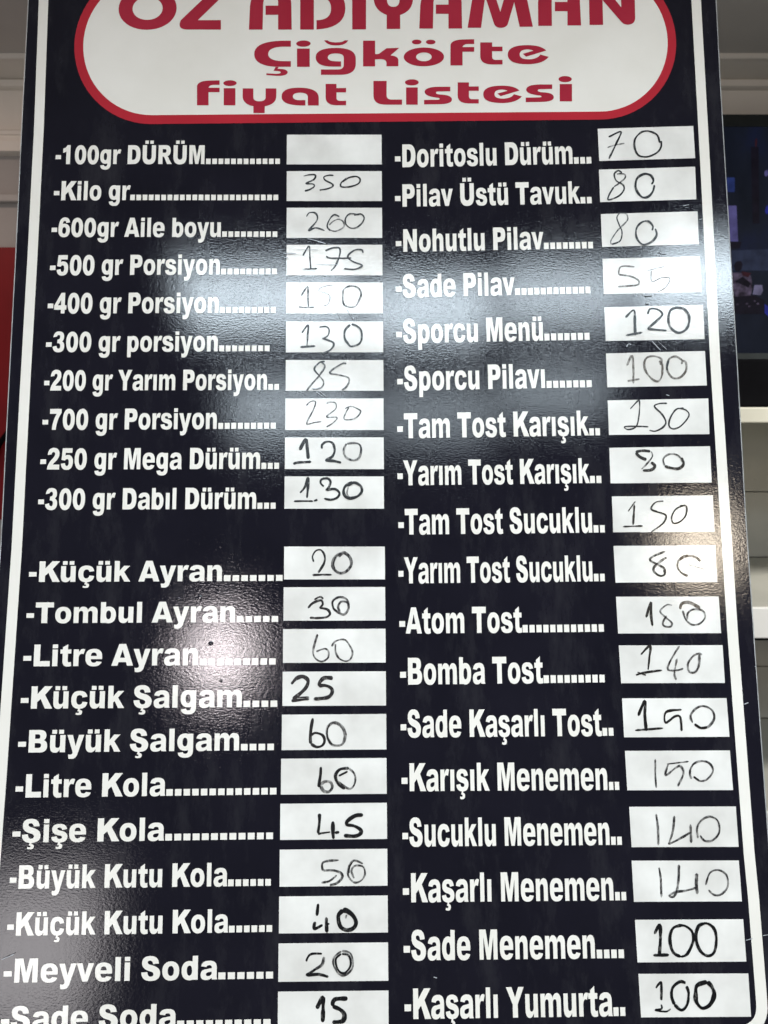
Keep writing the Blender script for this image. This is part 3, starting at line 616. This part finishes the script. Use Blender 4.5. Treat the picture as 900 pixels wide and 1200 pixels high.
# television
tv = bpy.data.objects.new('television', None); COL.objects.link(tv); tv.location = (1.56, WY, 1.63)
tag(tv, 'large dark television on the wall beside the price board showing a blue picture', 'television')
TW, TH, TD = 1.30, 0.752, 0.055
b = Build(); b.box(-TW / 2, -TD, 0.0, TW / 2, -0.012, TH, 0.004)
b.obj('casing', M_BLACK, tv)
for nm, bx in (('bezel', (-TW / 2, -TD - 0.006, TH - 0.036, TW / 2, -TD + 0.002, TH)), ('bezel', (-TW / 2, -TD - 0.006, 0, TW / 2, -TD + 0.002, 0.024)),
               ('bezel', (-TW / 2, -TD - 0.006, 0.0245, -TW / 2 + 0.014, -TD + 0.002, TH - 0.0365)), ('bezel', (TW / 2 - 0.014, -TD - 0.006, 0.0245, TW / 2, -TD + 0.002, TH - 0.0365))):
    b = Build(); b.box(*bx, 0.0015); b.obj(nm, M_BEZEL, tv)
b = Build(); b.box(-0.2, -0.014, 0.15, 0.2, -0.001, 0.6, 0.002); b.obj('wall_bracket', M_BLACK, tv)

def screen_mat():
    m, nt, p = new_mat('screen_picture')
    p.inputs['Base Color'].default_value = (0.004, 0.005, 0.009, 1)
    p.inputs['Roughness'].default_value = 0.55
    p.inputs['Specular IOR Level'].default_value = 0.03
    f = noise_node(nt, 3.2, 4, (1.6, 1, 0.9))
    c = ramp(nt, f, [(0.34, (0.002, 0.003, 0.005)), (0.54, (0.005, 0.0065, 0.012)), (0.66, (0.005, 0.007, 0.022)), (0.85, (0.008, 0.011, 0.06))])
    nt.links.new(c, p.inputs['Emission Color'])
    p.inputs['Emission Strength'].default_value = 0.9
    return m
def glow(name, col, s=1.0, var=0.35, sc=30):
    m, nt, p = new_mat(name)
    p.inputs['Base Color'].default_value = (0.004, 0.004, 0.006, 1)
    p.inputs['Roughness'].default_value = 0.55
    p.inputs['Specular IOR Level'].default_value = 0.03
    f = noise_node(nt, sc, 3)
    c = ramp(nt, f, [(0.3, tuple(x * (1 - var) for x in col)), (0.7, tuple(x * (1 + var) for x in col))])
    nt.links.new(c, p.inputs['Emission Color'])
    p.inputs['Emission Strength'].default_value = s
    return m
b = Build(); b.box(-TW / 2 + 0.012, -TD - 0.003, 0.022, TW / 2 - 0.012, -TD + 0.001, TH - 0.034)
screen = b.obj('screen', screen_mat(), tv)
# picture shown on the screen, laid on its surface (x, z in metres from the television's foot)
PY = -TD - 0.0036
def patch(name, pts, mat, k=0):
    mesh_obj(name, [(x, PY - 0.0003 * k, z) for x, z in pts], [tuple(range(len(pts)))], mat, screen)
def blob(cx, cz, rx, rz, n=18, j=0.12, seed=0):
    rnd = random.Random(seed)
    return [(cx + rx * math.cos(2 * math.pi * i / n) * (1 + rnd.uniform(-j, j)), cz + rz * math.sin(2 * math.pi * i / n) * (1 + rnd.uniform(-j, j))) for i in range(n)]
G_LAV = glow('picture_lavender', (0.045, 0.041, 0.115))
G_BLUE = glow('picture_blue', (0.010, 0.018, 0.075))
G_DARK = glow('picture_dark', (0.0035, 0.003, 0.006))
G_SHIRT = glow('picture_shirt', (0.036, 0.028, 0.046), var=0.9, sc=60)
G_REDN = glow('picture_red', (0.020, 0.005, 0.008))
G_PALE = glow('picture_pale', (0.085, 0.08, 0.135))
G_VIV = glow('picture_vivid_blue', (0.010, 0.013, 0.13))
G_GREY = glow('picture_grey', (0.012, 0.016, 0.032))
patch('picture_block', [(-0.4981, 0.5658), (-0.4578, 0.5658), (-0.455, 0.5224), (-0.4953, 0.5224)], G_BLUE, 0)
patch('picture_block', [(-0.4928, 0.4813), (-0.4469, 0.4813), (-0.4344, 0.3724), (-0.4859, 0.3724)], G_LAV, 1)
patch('picture_shadow', [(-0.4859, 0.3714), (-0.4235, 0.3714), (-0.4276, 0.3516), (-0.4845, 0.3489)], G_DARK, 1)
patch('picture_floor', [(-0.4841, 0.3437), (-0.3378, 0.3489), (-0.2559, 0.3437), (-0.2513, 0.2833), (-0.4804, 0.2833)], G_GREY, 0)
patch('picture_head', blob(-0.4294, 0.2965, 0.0138, 0.0171, seed=1), G_DARK, 4)
patch('picture_person', [(-0.4526, 0.2754), (-0.42, 0.278), (-0.3866, 0.2675), (-0.3784, 0.2278), (-0.3848, 0.2012), (-0.4422, 0.1986)], G_SHIRT, 1)
patch('picture_person', [(-0.4372, 0.249), (-0.4137, 0.2648), (-0.385, 0.2437), (-0.3923, 0.2304), (-0.4232, 0.2437)], G_DARK, 3)
patch('picture_person', [(-0.4175, 0.2807), (-0.3871, 0.2754), (-0.3944, 0.2622), (-0.4139, 0.2675)], G_REDN, 2)
patch('picture_paper', [(-0.3737, 0.2384), (-0.3491, 0.2384), (-0.345, 0.2198), (-0.3523, 0.2066), (-0.3771, 0.2092)], G_PALE, 2)
patch('picture_table', [(-0.4478, 0.2012), (-0.3715, 0.2066), (-0.3375, 0.1906), (-0.3345, 0.1479), (-0.4389, 0.1479)], G_DARK, 2)
patch('picture_glint', blob(-0.4243, 0.1773, 0.0042, 0.0029, seed=5), G_SHIRT, 4)
patch('picture_glint', blob(-0.3943, 0.1799, 0.0042, 0.003, seed=6), G_SHIRT, 4)
patch('picture_glint', blob(-0.3856, 0.1719, 0.0042, 0.003, seed=7), G_SHIRT, 4)
patch('picture_glint', blob(-0.3702, 0.1879, 0.0042, 0.0029, seed=8), G_SHIRT, 4)
patch('picture_glint', blob(-0.3587, 0.1799, 0.0042, 0.003, seed=9), G_SHIRT, 4)
patch('picture_flare', blob(-0.398, 0.6697, 0.0034, 0.0126, seed=3), G_REDN, 1)
patch('picture_flare', blob(-0.3595, 0.5786, 0.006, 0.0102, seed=4), G_LAV, 1)
patch('picture_flare', blob(-0.349, 0.4684, 0.0061, 0.0129, seed=6), G_VIV, 1)
patch('picture_column', [(-0.4131, 0.6571), (-0.3891, 0.6571), (-0.3704, 0.427), (-0.392, 0.427)], G_DARK, 0)
patch('picture_sleeve', [(-0.3567, 0.1906), (-0.3109, 0.1639), (-0.3084, 0.1291), (-0.3435, 0.1586)], G_VIV, 1)


# open shelf unit under the television
su = bpy.data.objects.new('shelf_unit', None); COL.objects.link(su); su.location = (1.25, 1.92, 0.0)
tag(su, 'grey green open shelf unit with white shelf edges under the television', 'shelf unit')
W2 = 0.62
def sbox(name, x0, y0, z0, x1, y1, z1, mat, c=0.002):
    b = Build(); b.box(x0, y0, z0, x1, y1, z1, c); return b.obj(name, mat, su)
sbox('top_board', -W2, 0.0, 1.447, W2, 0.64, 1.485, M_LEDGE, 0.003)
sbox('shelf', -W2 + .02, 0.0125, 0.895, W2 - .02, 0.645, 0.974, M_BACK, 0.002)
sbox('shelf_edge', -W2 + .02, 0.0, 0.893, W2 - .02, 0.012, 0.975, M_SHELF, 0.003)
sbox('shelf_dark_strip', -W2 + .02, 0.012, 0.884, W2 - .02, 0.03, 0.8925, M_BLACK, 0.0)  # black strip that draws the dark line below the shelf edge
sbox('shelf', -W2 + .02, 0.0325, 0.302, W2 - .02, 0.645, 0.399, M_BACK, 0.002)
sbox('shelf_edge', -W2 + .02, 0.02, 0.30, W2 - .02, 0.032, 0.40, M_SHELF, 0.003)
sbox('side_panel', -W2, 0.004, 0.0, -W2 + .019, 0.64, 1.446, M_BACK)
sbox('side_panel', W2 - .019, 0.004, 0.0, W2, 0.64, 1.446, M_BACK)
sbox('back_panel', -W2 + .02, 0.650, 1.200, W2 - .02, 0.664, 1.446, M_BACK)
sbox('back_panel', -W2 + .02, 0.646, 0.976, W2 - .02, 0.664, 1.197, M_BACK)
sbox('back_panel', -W2 + .02, 0.646, 0.590, W2 - .02, 0.664, 0.892, M_BACK)
sbox('back_panel', -W2 + .02, 0.646, 0.401, W2 - .02, 0.664, 0.587, M_BACK)
b = Build(); b.box(0.75, 1.98, 1.4855, 1.85, 2.28, 1.606, 0.006)
bb = b.obj('black_box', M_BLACK)
tag(bb, 'long low black box lying on the shelf unit under the television', 'box')

# ------------------------------------------------------------------ the price board
U = Vector((0.99997, 0.00113, 0.00778)); V = Vector((-0.0078, 0.25957, 0.96569))
V = (V - U * U.dot(V)).normalized(); N = U.cross(V)
board = bpy.data.objects.new('price_board', None); COL.objects.link(board)
board.matrix_world = Matrix.Translation((-0.0102, 0.6775, 0.8456)) @ Matrix((U, V, N)).transposed().to_4x4()
tag(board, 'dark navy menu price board with white lettering, white price fields and red title plaque', 'price board')

def mm(p, z): return (p[0] / 1000, p[1] / 1000, z / 1000)

def path_points(s, n=9):
    """'x,y x,y q cx,cy x,y L ...' -> outline points"""
    out, mode, ctrl = [], 'L', None
    for t in s.split():
        if t in 'qL': mode = t; ctrl = None; continue
        p = tuple(float(k) for k in t.split(','))
        if mode == 'q':
            if ctrl is None: ctrl = p; continue
            a = out[-1]
            for i in range(1, n + 1):
                k = i / n
                out.append(tuple((1 - k) ** 2 * a[j] + 2 * k * (1 - k) * ctrl[j] + k * k * p[j] for j in (0, 1)))
            mode, ctrl = 'L', None
        else: out.append(p)
    res = []
    for p in out:
        if not res or math.dist(p, res[-1]) > 1e-6: res.append(p)
    if math.dist(res[0], res[-1]) < 1e-6: res.pop()
    return res

def ccw(P):
    a = sum(P[i][0] * P[(i + 1) % len(P)][1] - P[(i + 1) % len(P)][0] * P[i][1] for i in range(len(P)))
    return P if a > 0 else P[::-1]

def ring(cx, cy, rx, ry, irx=0, iry=0, n=40, e=2.25):
    def pt(t, a, b, ex):
        c, s = math.cos(t), math.sin(t)
        return (cx + a * math.copysign(abs(c) ** (2 / ex), c), cy + b * math.copysign(abs(s) ** (2 / ex), s))
    o = [pt(2 * math.pi * i / n, rx, ry, e) for i in range(n)]
    if not irx: return o, [tuple(range(n))]
    i_ = [pt(2 * math.pi * i / n, irx, iry, e) for i in range(n)]
    return o + i_, [(k, (k + 1) % n, n + (k + 1) % n, n + k) for k in range(n)]

def shape(s):
    """one printed shape -> 2D points and faces"""
    if s[0] == 'E':
        v = [float(x) for x in s[2:].replace(',', ' ').split()]
        return ring(*v, e=2.05)
    if s[0] == 'R':
        v = [float(x) for x in s[2:].replace(',', ' ').split()]
        return ring(*v)
    if s[0] == 'B':
        x0, y0, x1, y1 = [float(x) for x in s[2:].replace(',', ' ').split()]
        return [(x0, y0), (x1, y0), (x1, y1), (x0, y1)], [(0, 1, 2, 3)]
    P = ccw(path_points(s))
    return P, [tuple(range(len(P)))]

CED = '%g,5 %g,5 %g,-50 q %g,-60 %g,-120 q %g,-212 %g,-212 q %g,-212 %g,-190 L %g,-138 q %g,-165 %g,-120 q %g,-88 %g,-92'
def cedilla(x):
    k = [x - 33, x + 37, x + 27, x + 112, x + 112, x + 112, x - 23, x - 93, x - 128, x - 118, x - 3, x - 3, x - 3, x - 68]
    return CED % tuple(k)
RING_R = 'R 352,273 274,287 92,150'
RING_L = 'R 315,273 274,287 92,150'
N_ARCH = '243,450 q 300,560 420,560 q 602,560 602,350 L 602,0 417,0 417,310 q 417,415 335,415 q 243,415 243,300'
U_BODY = '420,95 q 350,-14 250,-14 q 60,-14 60,195 L 60,547 245,547 245,230 q 245,135 325,135 q 420,135 420,250'
CAP_U = '70,716 290,716 290,285 q 290,165 417,165 q 545,165 545,285 L 545,716 765,716 765,290 q 765,-14 417,-14 q 70,-14 70,290'
SMALL_S = '568,395 392,372 q 380,448 300,448 q 225,448 225,405 q 225,370 330,352 q 590,318 590,165 q 590,-14 310,-14 q 40,-14 22,155 L 208,178 q 225,98 310,98 q 400,98 400,148 q 400,192 290,208 q 42,242 42,390 q 42,560 305,560 q 545,560 568,395'
CAP_S = '635,500 430,488 q 415,592 325,592 q 245,592 245,535 q 245,485 385,455 q 685,390 685,212 q 685,-14 355,-14 q 45,-14 30,240 L 240,252 q 255,113 355,113 q 455,113 455,190 q 455,245 330,275 q 48,345 48,520 q 48,730 340,730 q 615,730 635,500'
SMALL_C = '445,345 620,370 q 590,560 335,560 q 40,560 40,272 q 40,-14 340,-14 q 600,-14 625,195 L 450,215 q 430,118 340,118 q 225,118 225,270 q 225,425 340,425 q 430,425 445,345'
STEM = 'B 60,0,245,716'
G = {
 ' ': (300, []), '-': (333, ['B 25,185,308,345']), '.': (333, ['B 45,0,290,205']),
 '0': (667, ['R 333,351 297,367 98,212']),
 '1': (667, ['80,430 80,590 q 250,620 295,722 L 460,722 460,0 252,0 252,480 q 170,435 80,430']),
 '2': (667, ['40,490 235,510 q 240,588 325,588 q 402,588 402,520 q 402,450 250,340 q 50,190 25,0 L 628,0 628,165 305,165 q 340,205 430,265 q 612,385 612,520 q 612,730 330,730 q 60,730 40,490']),
 '3': (667, ['45,520 230,550 q 245,602 320,602 q 390,602 390,540 q 390,440 260,440 L 250,310 q 407,322 407,215 q 407,118 320,118 q 235,118 222,215 L 30,185 q 60,-14 325,-14 q 612,-14 612,205 q 612,340 490,375 q 588,420 588,535 q 588,730 320,730 q 75,730 45,520']),
 '4': (667, ['B 365,0,558,720', 'B 20,130,642,282', '20,270 366,720 369,480 200,270']),
 '5': (667, ['105,716 578,716 578,560 255,560 240,465 q 290,490 350,490 q 622,490 622,250 q 622,-14 320,-14 q 60,-14 35,195 L 235,215 q 250,118 325,118 q 420,118 420,240 q 420,352 330,352 q 265,352 230,300 L 55,325']),
 '6': (667, ['R 335,240 294,254 100,125', '41,250 q 41,730 345,730 q 590,730 617,545 L 425,522 q 415,597 350,597 q 240,597 235,380 L 140,250']),
 '7': (667, ['45,716 622,716 622,580 q 395,330 368,0 L 168,0 q 190,300 385,548 L 45,548']),
 'A': (778, ['0,0 268,716 510,716 778,0 560,0 389,530 218,0', 'B 195,118,585,258']),
 'B': (778, ['B 70,0,290,716', '285,716 450,716 q 692,716 692,535 q 692,375 480,358 L 285,358 285,435 400,435 q 475,435 475,505 q 475,580 400,580 L 285,580', '285,420 480,412 q 737,400 737,205 q 737,0 470,0 L 285,0 285,145 430,145 q 515,145 515,220 q 515,298 430,298 L 285,298']),
 'D': (778, ['B 70,0,290,716', '285,716 390,716 q 738,716 738,360 q 738,0 390,0 L 285,0 285,160 350,160 q 515,160 515,358 q 515,555 350,555 L 285,555']),
 'K': (815, ['B 70,0,290,716', '280,205 280,455 545,716 830,716 565,440 845,0 575,0 412,312']),
 'L': (660, ['70,0 70,716 290,716 290,172 645,172 645,0']),
 'M': (944, ['70,0 70,716 360,716 472,280 585,716 875,716 875,0 693,0 693,545 555,0 390,0 252,545 252,0']),
 'N': (833, ['70,0 70,716 275,716 560,300 560,716 765,716 765,0 560,0 275,415 275,0']),
 'P': (722, ['B 70,0,290,716', '285,716 430,716 q 692,716 692,490 q 692,255 420,255 L 285,255 285,405 380,405 q 470,405 470,485 q 470,565 380,565 L 285,565']),
 'R': (790, ['B 70,0,290,716', '285,716 450,716 q 712,716 712,505 q 712,285 440,285 L 285,285 285,425 400,425 q 490,425 490,500 q 490,570 400,570 L 285,570', '300,290 500,318 q 590,285 640,180 L 785,0 530,0 440,165 q 375,285 300,285']),
 'S': (722, [CAP_S]), 'Ş': (722, [CAP_S, cedilla(355)]),
 'T': (722, ['25,716 698,716 698,540 472,540 472,0 252,0 252,540 25,540']),
 'U': (833, [CAP_U]), 'Ü': (833, [CAP_U, 'B 195,768,375,892', 'B 460,768,640,892']),
 'Y': (770, ['0,716 245,716 392,470 535,716 775,716 500,310 500,0 280,0 280,310']),
 'a': (645, ['55,395 q 75,560 340,560 q 597,560 597,360 L 597,110 q 597,40 622,0 L 438,0 q 424,30 424,70 L 424,355 q 424,428 335,428 q 250,428 240,372',
             '432,338 432,232 q 225,225 225,160 q 225,100 295,100 q 400,100 432,190 L 440,60 q 360,-14 230,-14 q 38,-14 38,150 q 38,290 230,310']),
 'b': (667, [STEM, RING_R]), 'c': (650, [SMALL_C]), 'ç': (650, [SMALL_C, cedilla(340)]),
 'd': (667, ['B 422,0,607,716', RING_L]),
 'e': (667, ['38,320 q 45,560 335,560 q 624,560 630,320 L 440,320 q 435,442 335,442 q 235,442 225,320', 'B 38,222,630,325', '38,227 q 55,-14 335,-14 q 568,-14 620,130 L 435,150 q 405,103 340,103 q 232,103 225,227']),
 'g': (667, ['R 312,285 272,275 88,140', '605,547 425,547 425,0 q 425,-88 325,-88 q 250,-88 245,-35 L 58,-55 q 75,-214 325,-214 q 605,-214 605,20']),
 'h': (667, [STEM, N_ARCH]), 'i': (325, ['B 70,0,257,547', 'B 70,588,257,716']), 'ı': (325, ['B 70,0,257,547']),
 'k': (650, [STEM, '238,185 238,365 405,547 632,547 415,335 648,0 425,0 298,222']), 'l': (325, ['B 70,0,257,716']),
 'm': (1000, ['B 60,0,245,547', '243,450 q 300,560 400,560 q 593,560 593,370 L 593,0 408,0 408,320 q 408,415 335,415 q 243,415 243,300',
              '588,450 q 650,560 755,560 q 942,560 942,360 L 942,0 757,0 757,320 q 757,415 680,415 q 588,415 588,300']),
 'n': (667, ['B 60,0,245,547', N_ARCH]), 'o': (667, ['R 333,273 295,287 108,150']),
 'p': (667, ['B 60,-200,245,547', RING_R]),
 'r': (452, ['B 60,0,245,547', '240,420 q 290,560 390,560 q 440,560 472,540 L 415,385 q 380,402 345,402 q 250,402 240,230']),
 's': (611, [SMALL_S]), 'ş': (611, [SMALL_S, cedilla(310)]),
 't': (440, ['110,620 297,716 297,547 415,547 415,410 297,410 297,190 q 297,125 350,125 q 385,125 415,138 L 425,5 q 370,-14 290,-14 q 110,-14 110,165 L 110,410 25,410 25,547 110,547']),
 'u': (667, ['B 418,0,605,547', U_BODY]), 'ü': (667, ['B 418,0,605,547', U_BODY, 'B 122,588,292,716', 'B 372,588,542,716']),
 'v': (611, ['3,547 200,547 308,205 415,547 608,547 395,0 215,0']),
 'y': (611, ['3,547 200,547 310,195 418,547 608,547 402,-15 q 350,-214 180,-214 q 110,-214 70,-205 L 55,-72 q 100,-80 145,-78 q 205,-75 214,0']),
}
CAP = 716.0
Z_PRINT = 0.35

def text_mesh(text, a, b_, cap, u_dots, n_dots):
    """one printed menu line: letters from a to b_, leader dots on to u_dots"""
    x, items = 0, []
    for ch in text:
        adv, parts = G[ch]
        items.append((x, parts)); x += adv
    lo = 25; hi = x - 45
    sx = (b_[0] - a[0]) / (hi - lo); sy = cap / CAP
    slope = (b_[1] - a[1]) / (b_[0] - a[0])
    B = Build(); k = 0
    def put(pts, faces):
        nonlocal k
        vs = []
        for X, Y in pts:
            u = a[0] + (X - lo) * sx
            vs.append(mm((u, a[1] + Y * sy + (u - a[0]) * slope), Z_PRINT + 0.012 * (k % 8)))
        B.add(vs, faces); k += 1
    for x0, parts in items:
        for s in parts:
            P, F = shape(s)
            put([(p[0] + x0, p[1]) for p in P], F)
    if n_dots:
        start = hi + 55 * 1.0
        end = lo + (u_dots - a[0]) / sx
        w = (end - start) / (n_dots - 0.25) * 0.75
        pitch = (end - start - w) / max(1, n_dots - 1)
        for i in range(n_dots):
            q = start + i * pitch
            put([(q, 0), (q + w, 0), (q + w, 205), (q, 205)], [(0, 1, 2, 3)])
    return B

# panel: prism between the two measured edges, with its pale cut edge
outline = ccw(EDGE_LEFT + EDGE_RIGHT[::-1])
n = len(outline)
TH_P = 5.0
B = Build()
B.add([mm(p, 0) for p in outline] + [mm(p, -TH_P) for p in outline],
      [tuple(range(n)), tuple(range(2 * n - 1, n - 1, -1))] + [(i, n + i, n + (i + 1) % n, (i + 1) % n) for i in range(n)])
B.obj('panel', M_NAVY, board)
def offset_loop(P, d):
    out = []
    for i, p in enumerate(P):
        a, c = Vector(P[i - 1]), Vector(P[(i + 1) % len(P)])
        e1 = (Vector(p) - a).normalized(); e2 = (c - Vector(p)).normalized()
        n1 = Vector((e1.y, -e1.x)); n2 = Vector((e2.y, -e2.x))
        m_ = (n1 + n2).normalized()
        q = Vector(p) + m_ * (d / max(0.5, m_.dot(n1)))
        out.append((q.x, q.y))
    return out
o1 = offset_loop(outline, 0.02); o2 = offset_loop(outline, 1.15)
prof = [(o1, -TH_P - .4), (o1, 0.1), (offset_loop(outline, 0.5), 0.45), (o2, -0.2), (o2, -TH_P - .4)]
B = Build()
B.add([mm(p, z) for L_, z in prof for p in L_],
      [(j * n + i, j * n + (i + 1) % n, (j + 1) % 5 * n + (i + 1) % n, (j + 1) % 5 * n + i) for j in range(5) for i in range(n)])
B.obj('edge_strip', M_EDGE, board)

# white border stripe with rounded corners
def corner(p, c, q, n=12):
    return [tuple((1 - k) ** 2 * p[j] + 2 * k * (1 - k) * c[j] + k * k * q[j] for j in (0, 1)) for k in [i / n for i in range(1, n)]]
R_C = 34
def loop_stripe():
    l, r = STRIPE_LEFT, STRIPE_RIGHT[::-1]
    pts = list(l)
    bl, br = l[-1], r[0]
    cb = bl[1] - R_C
    pts += corner(bl, (bl[0] - 1, cb), (bl[0] + R_C, cb)) + [(bl[0] + R_C, cb), (br[0] - R_C, cb)] + corner((br[0] - R_C, cb), (br[0] + 1, cb), br)
    pts += r
    tr, tl = r[-1], l[0]
    ct = tl[1] + R_C * 0.7
    pts += corner(tr, (tr[0], ct), (tr[0] - R_C, ct)) + [(tr[0] - R_C, ct), (tl[0] + R_C, ct)] + corner((tl[0] + R_C, ct), (tl[0], ct), tl)
    return ccw(pts)
sl = loop_stripe()
so, si = offset_loop(sl, 5.6), offset_loop(sl, -5.6)
n = len(sl)
B = Build()
B.add([mm(p, Z_PRINT) for p in so + si], [(i, (i + 1) % n, n + (i + 1) % n, n + i) for i in range(n)])
B.obj('border_stripe', M_WHITE, board)

# title plaque: white stadium, red rim, red words
def stadium(cl, cr, rl, rr, xl, xr, n=36):
    out = []
    for i in range(n + 1):
        t = math.pi / 2 + math.pi * i / n
        out.append((cl[0] + xl * math.cos(t), cl[1] + rl * math.sin(t)))
    for i in range(n + 1):
        t = -math.pi / 2 + math.pi * i / n
        out.append((cr[0] + xr * math.cos(t), cr[1] + rr * math.sin(t)))
    return out
cl, cr = PLAQUE[0], PLAQUE[1]
outer = stadium(cl, cr, cl[1] - PLAQUE[2][1], cr[1] - PLAQUE[3][1], cl[0] - PLAQUE[6][0], PLAQUE[7][0] - cr[0])
inner = stadium(cl, cr, cl[1] - PLAQUE[4][1], cr[1] - PLAQUE[5][1], cl[0] - PLAQUE[8][0], PLAQUE[9][0] - cr[0])
n = len(outer)
plaque = mesh_obj('title_plaque', [mm(p, Z_PRINT) for p in inner], [tuple(range(n))], M_WHITE, board)
B = Build()
B.add([mm(p, Z_PRINT + .05) for p in outer + inner], [(i, (i + 1) % n, n + (i + 1) % n, n + i) for i in range(n)])
B.obj('red_rim', M_RED, plaque)
for name, paths in TITLE:
    B = Build()
    for k, s in enumerate(paths):
        P, F = shape(s)
        B.add([mm(p, Z_PRINT + 0.2 + 0.01 * k) for p in P], F)
    B.obj(name, M_LETTER_RED, plaque)

# menu lines, price fields, handwriting
def ribbon(B, pts, w, z0, jitter, taper=True):
    P = spline([Vector((*p, 0)) for p in pts], 7)
    m_ = len(P); vs = []
    lens = [0]
    for i in range(1, m_): lens.append(lens[-1] + (P[i] - P[i - 1]).length)
    tot = lens[-1] or 1
    for i, p in enumerate(P):
        d = (P[min(i + 1, m_ - 1)] - P[max(i - 1, 0)]).normalized()
        nn = Vector((-d.y, d.x, 0))
        e = min(lens[i], tot - lens[i])
        k = 1.0
        if taper and e < w * .5: k = max(0.35, math.sqrt(max(0, 1 - (1 - e / (w * .5)) ** 2)))
        ww = w * k * (1 + jitter * (noise.noise(Vector((p.x * .12, p.y * .12, z0 * 9))))) / 2
        z = z0 + 0.08 * i / m_
        for s in (-1, 1):
            q = p + nn * ww * s
            vs.append(mm((q.x, q.y), z))
    B.add(vs, [(2 * i, 2 * i + 2, 2 * i + 3, 2 * i + 1) for i in range(m_ - 1)])

def pts_of(s): return [tuple(float(x) for x in t.split(',')) for t in s.split()]
def digits(strokes):
    """strokes whose extents overlap sideways belong to one digit"""
    groups = []
    for i, (w, k, t) in enumerate(strokes):
        P = pts_of(t)
        lo, hi = min(p[0] for p in P), max(p[0] for p in P)
        hit = [g for g in groups if min(hi, g[1]) - max(lo, g[0]) > 0.35 * min(hi - lo, g[1] - g[0])]
        new = [lo, hi, [(i, w, k, P)]]
        for g in hit:
            groups.remove(g); new = [min(new[0], g[0]), max(new[1], g[1]), g[2] + new[2]]
        groups.append(new)
    return [g[2] for g in groups]
INKWORD = {'d': 'black', 'm': 'grey', 'f': 'faint', 'b': 'brownish'}
for rows in (ROWS_LEFT, ROWS_RIGHT):
    for text, a, b_, cap, u_dots, n_dots, quad, price, strokes in rows:
        text_mesh(text, a, b_, cap, u_dots, n_dots).obj('menu_line', M_WHITE, board)
        q = ccw(quad)
        fld = mesh_obj('price_field', [mm(p, Z_PRINT) for p in q], [(0, 1, 2, 3)], M_FIELD, board)
        if price:
            fld['label'] = 'white price field with %s handwritten in %s marker' % (price, INKWORD[strokes[0][1]])
            for cluster in digits(strokes):
                B = Build(); slots, mats = [], []
                for i, w, k, P in cluster:
                    f0 = len(B.f)
                    ribbon(B, P, w * 1.10 + 0.18, Z_PRINT + 0.25 + 0.1 * i, 0.45)
                    if k not in slots: slots.append(k)
                    mats += [slots.index(k)] * (len(B.f) - f0)
                o = B.obj('handwritten_digit', INKS[slots[0]], fld)
                for k in slots[1:]: o.data.materials.append(INKS[k])
                o.data.polygons.foreach_set('material_index', mats)
        else:
            fld['label'] = 'white price field left blank'

# scratches through the film and small blisters under it
for w, s in SCRATCHES:
    B = Build(); ribbon(B, pts_of(s), w, 1.9, 0.8)
    B.obj('scratch', M_SCRATCH, board)
for u, v, r in BLISTERS:
    vs, fs = [(u, v, 0.2 + 0.06 * r)], []
    for j in range(1, 5):
        for i in range(14):
            t = 2 * math.pi * i / 14; rr = r * j / 4
            vs.append((u + rr * 1.15 * math.cos(t), v + rr * math.sin(t), 0.2 + 0.06 * r * math.cos(math.pi / 2 * j / 4) ** 1.5 - (0.3 if j == 4 else 0)))
    fs += [(0, 1 + i, 1 + (i + 1) % 14) for i in range(14)]
    for j in range(3):
        fs += [(1 + j * 14 + i, 1 + (j + 1) * 14 + i, 1 + (j + 1) * 14 + (i + 1) % 14, 1 + j * 14 + (i + 1) % 14) for i in range(14)]
    mesh_obj('film_blister', [mm(p, p[2]) for p in vs], fs, M_NAVY, board, True)
